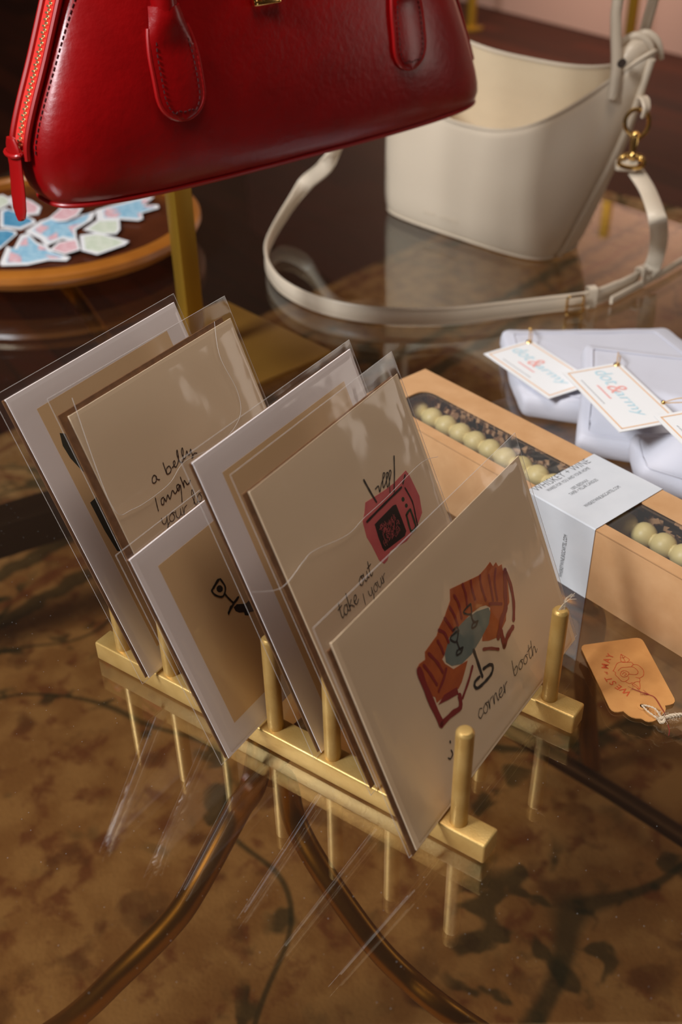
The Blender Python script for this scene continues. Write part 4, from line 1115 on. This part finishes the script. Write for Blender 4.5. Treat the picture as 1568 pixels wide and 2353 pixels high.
# stand arm passes under both handles
AZ = apex.z - .0162
mb = MB(); PT = V((PB.x, PB.y, AZ)); m0 = V((apex.x, apex.y, 0)) - PB
tip = V((apex.x, apex.y, AZ)) + (V((apex.x, apex.y, 0)) - V((PB.x, PB.y, 0))).normalized() * .02
mb.tube(catmull([PT - (tip - PT).normalized() * .004, PT.lerp(tip, .5), tip, tip + V((0, 0, .012))], 6), .0055, 14)
obj('hook_arm', mb, M['pole'], ps)

# ------------------------------------------------------------------ cream bucket bag
WA = OZ(868, 490); WB = OZ(1215, 608)
ws = (WB - WA).normalized(); wn_ = V((ws.y, -ws.x, 0)); wbk = -wn_
WL = (WB - WA).length
wb = thing('cream_bag', 'cream leather bucket bag with a scooped rim standing on the glass table', 'handbag', WA + ws * .12 + wbk * .05)
WP = lambda s, off, z: WA + ws * s + wbk * off + V((0, 0, z))
CEN = [(0, .121), (.06, .131), (.14, .144), (.24, .152)]
HAL = [(0, .121), (.004, .127), (.02, .133), (.08, .148), (.16, .166), (.24, .178)]
DEP = [(0, .044), (.006, .050), (.03, .055), (.1, .056), (.2, .046), (.24, .040)]
PEX = [(0, 4.2), (.04, 3.4), (.1, 2.8), (.24, 2.2)]
def wpt(th, z, inset=0.0):
    a = sinterp(HAL, z) - inset; b2 = sinterp(DEP, z) - inset; p = interp(PEX, z)
    c, s_ = math.cos(th), math.sin(th)
    return WP(sinterp(CEN, z) + a * math.copysign(abs(c) ** (2 / p), c), .05 + b2 * -math.copysign(abs(s_) ** (2 / p), s_), z)
def rimz(th):
    c = math.cos(th); front = math.sin(th) > 0
    e = abs(c) ** 1.05
    if front: return .133 + .094 * e ** 1.9
    return .186 + .041 * e ** 2.2
NT = 112; ths2 = [2 * math.pi * (k + .5) / NT for k in range(NT)]
vv = [0, .012, .03, .06, .1, .16, .24, .32, .4, .48, .56, .64, .72, .8, .88, .94, 1.0]
mb = MB(); rings = []
for v in vv:
    rings.append([wpt(th, rimz(th) * v + .0006) + wn_ * (noise.noise(V((th * 2, v * 3, 4))) * .002 * v * math.sin(th)) for th in ths2])
for v, ins in ((1.0, .0016), (.985, .003), (.9, .0045), (.7, .006), (.45, .007), (.2, .008), (.06, .009)):
    if v == 1.0: rings.append([wpt(th, rimz(th) + .0012, .0012) for th in ths2])
outer = rings
mb.loft(outer); mb.f.pop()
obj('bag_body', mb, M['cream_leather'], wb, angle=80)
mb = MB(); rings = []
for v in (1.0, .97, .92, .85, .75, .6, .45, .3, .15, .06):
    ins = .0022 + .004 * (1 - v)
    rings.append([wpt(th, max(.004, rimz(th) * v + (.0006 if v == 1 else 0)), ins) for th in ths2])
mb.loft(rings); mb.f.pop(-2)
obj('lining', mb, M['cream_gloss'], wb, angle=80, label='glossy cream lining')
mb = MB(); mb.tube([wpt(th, rimz(th) + .0008, .0012) for th in ths2], .0021, 8, closed=True); obj('rim_piping', mb, M['cream_edge'], wb)
mb = MB(); mb.tube([wpt(th, .003, -.0008) for th in ths2], .0018, 8, closed=True); obj('bottom_piping', mb, M['cream_edge'], wb)
for e in (0, math.pi):
    mb = MB(); mb.tube([wpt(e + (.06 if e == 0 else -.06), z, -.0022) for z in [.004 + .218 * k / 30 for k in range(31)]], .0038, 10)
    obj('side_piping', mb, M['cream_edge'], wb, label='raised cream piping down a side seam')
# faint embossed line of lettering
mb = MB()
for i in range(11):
    s_ = .082 + i * .0052
    if i in (4,): continue
    a = OP(0, 0, WA, wn_) if False else WP(s_, 0, .0)
    th = math.acos(max(-1, min(1, ((s_ - sinterp(CEN, .024)) / sinterp(HAL, .024))))); p = interp(PEX, .024)
    b2 = sinterp(DEP, .024); y = b2 * max(0, 1 - abs((s_ - sinterp(CEN, .024)) / sinterp(HAL, .024)) ** p) ** (1 / p)
    mb.box(WP(s_, .05 - y - .0002, .024), (.0030, .0006, .0042), ws, wbk, bev=.0002, seg=1)
obj('embossed_mark', mb, M['cream_edge'], wb, label='faint embossed maker line')
# top handle: round cords rising from the right end in a tall loop
for off, px in ((.022, ((1417, 152), (1416, 70), (1421, 0))), (.074, ((1476, 100), (1488, 50), (1502, 0)))):
    pl_ = [OP(x, y, WP(0, off, 0), wn_) for x, y in px]
    top = pl_[2]; k = (off - .048)
    mb = MB(); mb.tube(catmull([pl_[0] - V((0, 0, .03)), pl_[0], pl_[1], pl_[2], WP(.310 + k * .2, .048 + k * .9, top.z + .07), WP(.26, .048 + k * .6, top.z + .14), WP(.16, .048 + k * .5, top.z + .17), WP(.06, .048 + k * .5, top.z + .14), WP(.0, .048 + k * .6, top.z + .04), WP(-.014, .048 + k * .8, .225)], 10), .0053, 14)
    obj('handle_cord', mb, M['cream_leather'], wb, angle=60)
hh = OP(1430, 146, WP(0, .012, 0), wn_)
mb = MB(); mb.lathe(hh, [(.0001, 0), (.0045, 0), (.0045, .0010), (.0001, .0010)], 24, axis=wn_ + V((0, 0, .8))); obj('handle_gap_shade', mb, M['gap_shade'], wb, label='dark disc painting the shade in the gap beside the handle cord')  # flat disc, the gap's shade is put into its colour
# leather knot folded over the right end
mb = MB(); mb.sphere((0, 0, 0), 1.0, 1, 1, 1, 28, 18)
mb.v = [WP(.306 + q.x * .0135 + q.z * .002, .052 + q.y * .026, .2195 + q.z * .0190 + noise.noise(q * 1.8) * .002) for q in mb.v]
obj('side_knot', mb, M['cream_leather'], wb, angle=80, label='leather knot folded over the right end')
for k_, (y0, y1) in enumerate(((.030, .062), (.046, .076))):
    mb = MB(); q = catmull([WP(.2945, y0, .222), WP(.299, lerp(y0, y1, .3), .2350), WP(.308, lerp(y0, y1, .55), .2395), WP(.317, lerp(y0, y1, .8), .232), WP(.3205, y1, .216)], 8)
    mb.tube(q, [.0048 * (.55 + .45 * math.sin(math.pi * i / (len(q) - 1))) for i in range(len(q))], 12); obj('knot_fold', mb, M['cream_leather'], wb, angle=60, label='rolled fold across the knot')
# ring tab, swivel hook
ro_ = WP(.338, .035, .172)
mb = MB(); mb.ribbon(catmull([WP(.318, .05, .185), WP(.330, .040, .186), WP(.337, .034, .180), WP(.336, .034, .172)], 6), wbk, .011, .003); obj('ring_tab', mb, M['cream_leather'], wb)
sh = thing('shoulder_strap', 'long cream leather shoulder strap with a gold buckle curling on the glass', 'strap', OZ(900, 740), None)
hk0 = OP(1468, 255, WP(.345, .03, 0), wn_); hk1 = OP(1452, 372, WP(.345, .02, 0), wn_)
ax_h = (hk1 - hk0); hl = ax_h.length; ax_h.normalize(); sd_h = V((RIGHT.x, RIGHT.y, RIGHT.z)); sd_h = (sd_h - ax_h * sd_h.dot(ax_h)).normalized()
HK = lambda a, s_: hk0 + ax_h * (a * hl) + sd_h * s_
mb = MB()
mb.tube(catmull([HK(.50, -.001), HK(.36, -.010), HK(.14, -.0115), HK(-.02, -.004), HK(.02, .008), HK(.2, .012), HK(.40, .010), HK(.55, .003)], 8), .0021, 10)
mb.tube([HK(.45, 0), HK(.60, 0), HK(.86, 0)], [.0034, .0042, .0026], 12); mb.sphere(HK(.47, 0), .0042); mb.sphere(HK(.88, 0), .0048)
mb.tube(catmull([HK(.90, -.010), HK(.86, 0), HK(.90, .010), HK(1.06, .012), HK(1.12, 0), HK(1.06, -.012)], 6, True), .0022, 8, closed=True)
mb.sphere(HK(.92, -.009), .003); mb.sphere(HK(.92, .009), .003)
obj('swivel_hook', mb, M['hardware'], sh, label='gold swivel hook')
mb = MB(); e_ = OP(1440, 380, WP(.345, .02, 0), wn_)
mb.box(e_, (.022, .012, .011), sd_h, ax_h, bev=.003, seg=3); obj('end_loop', mb, M['cream_leather'], sh)
hw = .0092
P0 = OP(1462, 395, WP(.345, .03, 0), wn_)
pth = [(WP(-.02, .07, .185), V((0, 0, 1))), (WP(-.06, .06, .165), V((0, 0, 1))), (OZ(770, 350, .095), V((0, 0, 1))), (OZ(700, 425, .050), V((0, 0, 1))), (OZ(648, 500, .022), V((0, 0, 1))), (OZ(618, 556, hw + .003), V((0, 0, 1))), (OZ(612, 590, hw + .0012), V((0, 0, 1))), (OZ(622, 625, hw + .0012), V((0, 0, 1))), (OZ(655, 662, hw + .0012), V((0, 0, 1))), (OZ(725, 697, hw + .0012), V((0, 0, 1))), (OZ(820, 719, hw + .0012), V((0, 0, 1))), (OZ(920, 727, hw + .0012), V((0, 0, 1))),
       (OZ(1040, 725, hw + .0012), V((0, 0, 1))), (OZ(1150, 713, hw + .0012), V((0, 0, 1))), (OZ(1260, 700, hw + .0012), V((0, 0, 1))), (OZ(1350, 688, hw + .0012), V((0, 0, 1))), (OZ(1420, 662, hw + .0012), V((.1, 0, 1))), (OZ(1468, 638, hw + .002), V((.3, .1, 1)))]
p3 = catmull([a for a, _ in pth], 8); wv = []
for i in range(len(p3)):
    wv.append(pth[min(i // 8, len(pth) - 1)][1])
mb = MB(); mb.ribbon(p3, wv, .0184, .0030); st_main = obj('strap_band', mb, M['cream_leather'], sh, angle=50)
mb = MB(); inner = []
for s_ in (-1, 1):
    for off in (-.0019, .0019):
        q = []
        for i in range(len(p3)):
            t = (p3[min(i + 1, len(p3) - 1)] - p3[max(i - 1, 0)]).normalized(); w_ = (wv[i] - t * wv[i].dot(t)).normalized()
            q.append(p3[i] + w_ * s_ * .0074 + t.cross(w_) * off * .86)
        mb.tube(q, .00035, 5)
obj('strap_stitching', mb, M['cream_edge'], st_main)
# short end from hook down to the table and the tail running off to the right
q1 = [P0, OP(1490, 440, WP(.36, .02, 0), wn_), OP(1512, 505, WP(.37, -.01, 0), wn_), OZ(1514, 560, .045), OZ(1503, 605, .020), OZ(1486, 634, .0095)]
side_v = [sd_h, sd_h, sd_h, sd_h, (sd_h + V((0, 0, .3))).normalized(), (sd_h + V((0, 0, .8))).normalized()]
q3 = catmull(q1, 8); wv3 = []
for i in range(len(q3)):
    k = min(i // 8, len(side_v) - 2); f_ = (i - k * 8) / 8
    wv3.append(side_v[k].lerp(side_v[k + 1], min(1, f_)))
mb = MB(); mb.ribbon(q3, wv3, .0180, .003); obj('strap_end', mb, M['cream_leather'], sh, angle=50)
mb = MB(); mb.ribbon(catmull([OZ(1405, 690, .006), OZ(1470, 655, .006), OZ(1530, 622, .007), OZ(1575, 596, .007), OZ(1660, 560, .006)], 8), V((0, 0, 1)), .009, .003); obj('strap_tail', mb, M['cream_leather'], sh, angle=50)
# buckle and keepers
bp_ = OZ(1300, 702, hw + .0012); bt_ = (OZ(1340, 690, hw) - OZ(1260, 700, hw)); bt_.z = 0; bt_.normalize(); bn_ = V((bt_.y, -bt_.x, 0))
mb = MB(); K = lambda x, z, y=.0032: bp_ + bt_ * x + V((0, 0, z)) + bn_ * y
fr = [K(0, -.0088), K(0, .0106), K(.018, .0106), K(.018, -.0088)]
mb.tube(corner_round(fr, .003, 3), .0013, 8, closed=True); mb.tube([K(.0, 0, .0036), K(.018, 0, .0036)], .0011, 8)
obj('buckle', mb, M['hardware'], sh, label='gold buckle')
for (x, y) in ((1358, 686), (1472, 640)):
    c = OZ(x, y, hw + .0014); t = bt_ if x < 1400 else (OZ(1490, 630, hw) - OZ(1440, 655, hw)).normalized(); nb = V((t.y, -t.x, 0))
    mb = MB(); loop = [c + nb * .0045 + V((0, 0, -.0084)), c + nb * .0045 + V((0, 0, .0118)), c - nb * .0045 + V((0, 0, .0118)), c - nb * .0045 + V((0, 0, -.0084))]
    loop = corner_round(loop, .003, 4)
    rings = [[p + t * x_ + (p - c).normalized() * g_ for p in loop] for x_, g_ in ((-.0042, 0), (-.0042, .0016), (.0042, .0016), (.0042, 0))]
    mb.loft(rings, closed_u=True, caps=False); obj('keeper_loop', mb, M['cream_leather'], sh)

# ------------------------------------------------------------------ far brass uprights by the wall
for (x, y, lab, dx) in ((1082, 66, 'thin brass pole on the wood floor between the red and cream bags', .0), (1440, 140, 'thin brass pole near the pink wall behind the cream bag handle', .0)):
    f_ = OZ(x, y, FZ); r = .030
    mb = MB(); mb.lathe(f_, [(.0, .0005), (.05, .0005), (.05, .006), (.02, .012), (.02, 1.5), (0, 1.5)], 24)
    finish(obj('brass_pole', mb, M['pole'], None, f_), lab, 'pole', 'brass poles by the wall')
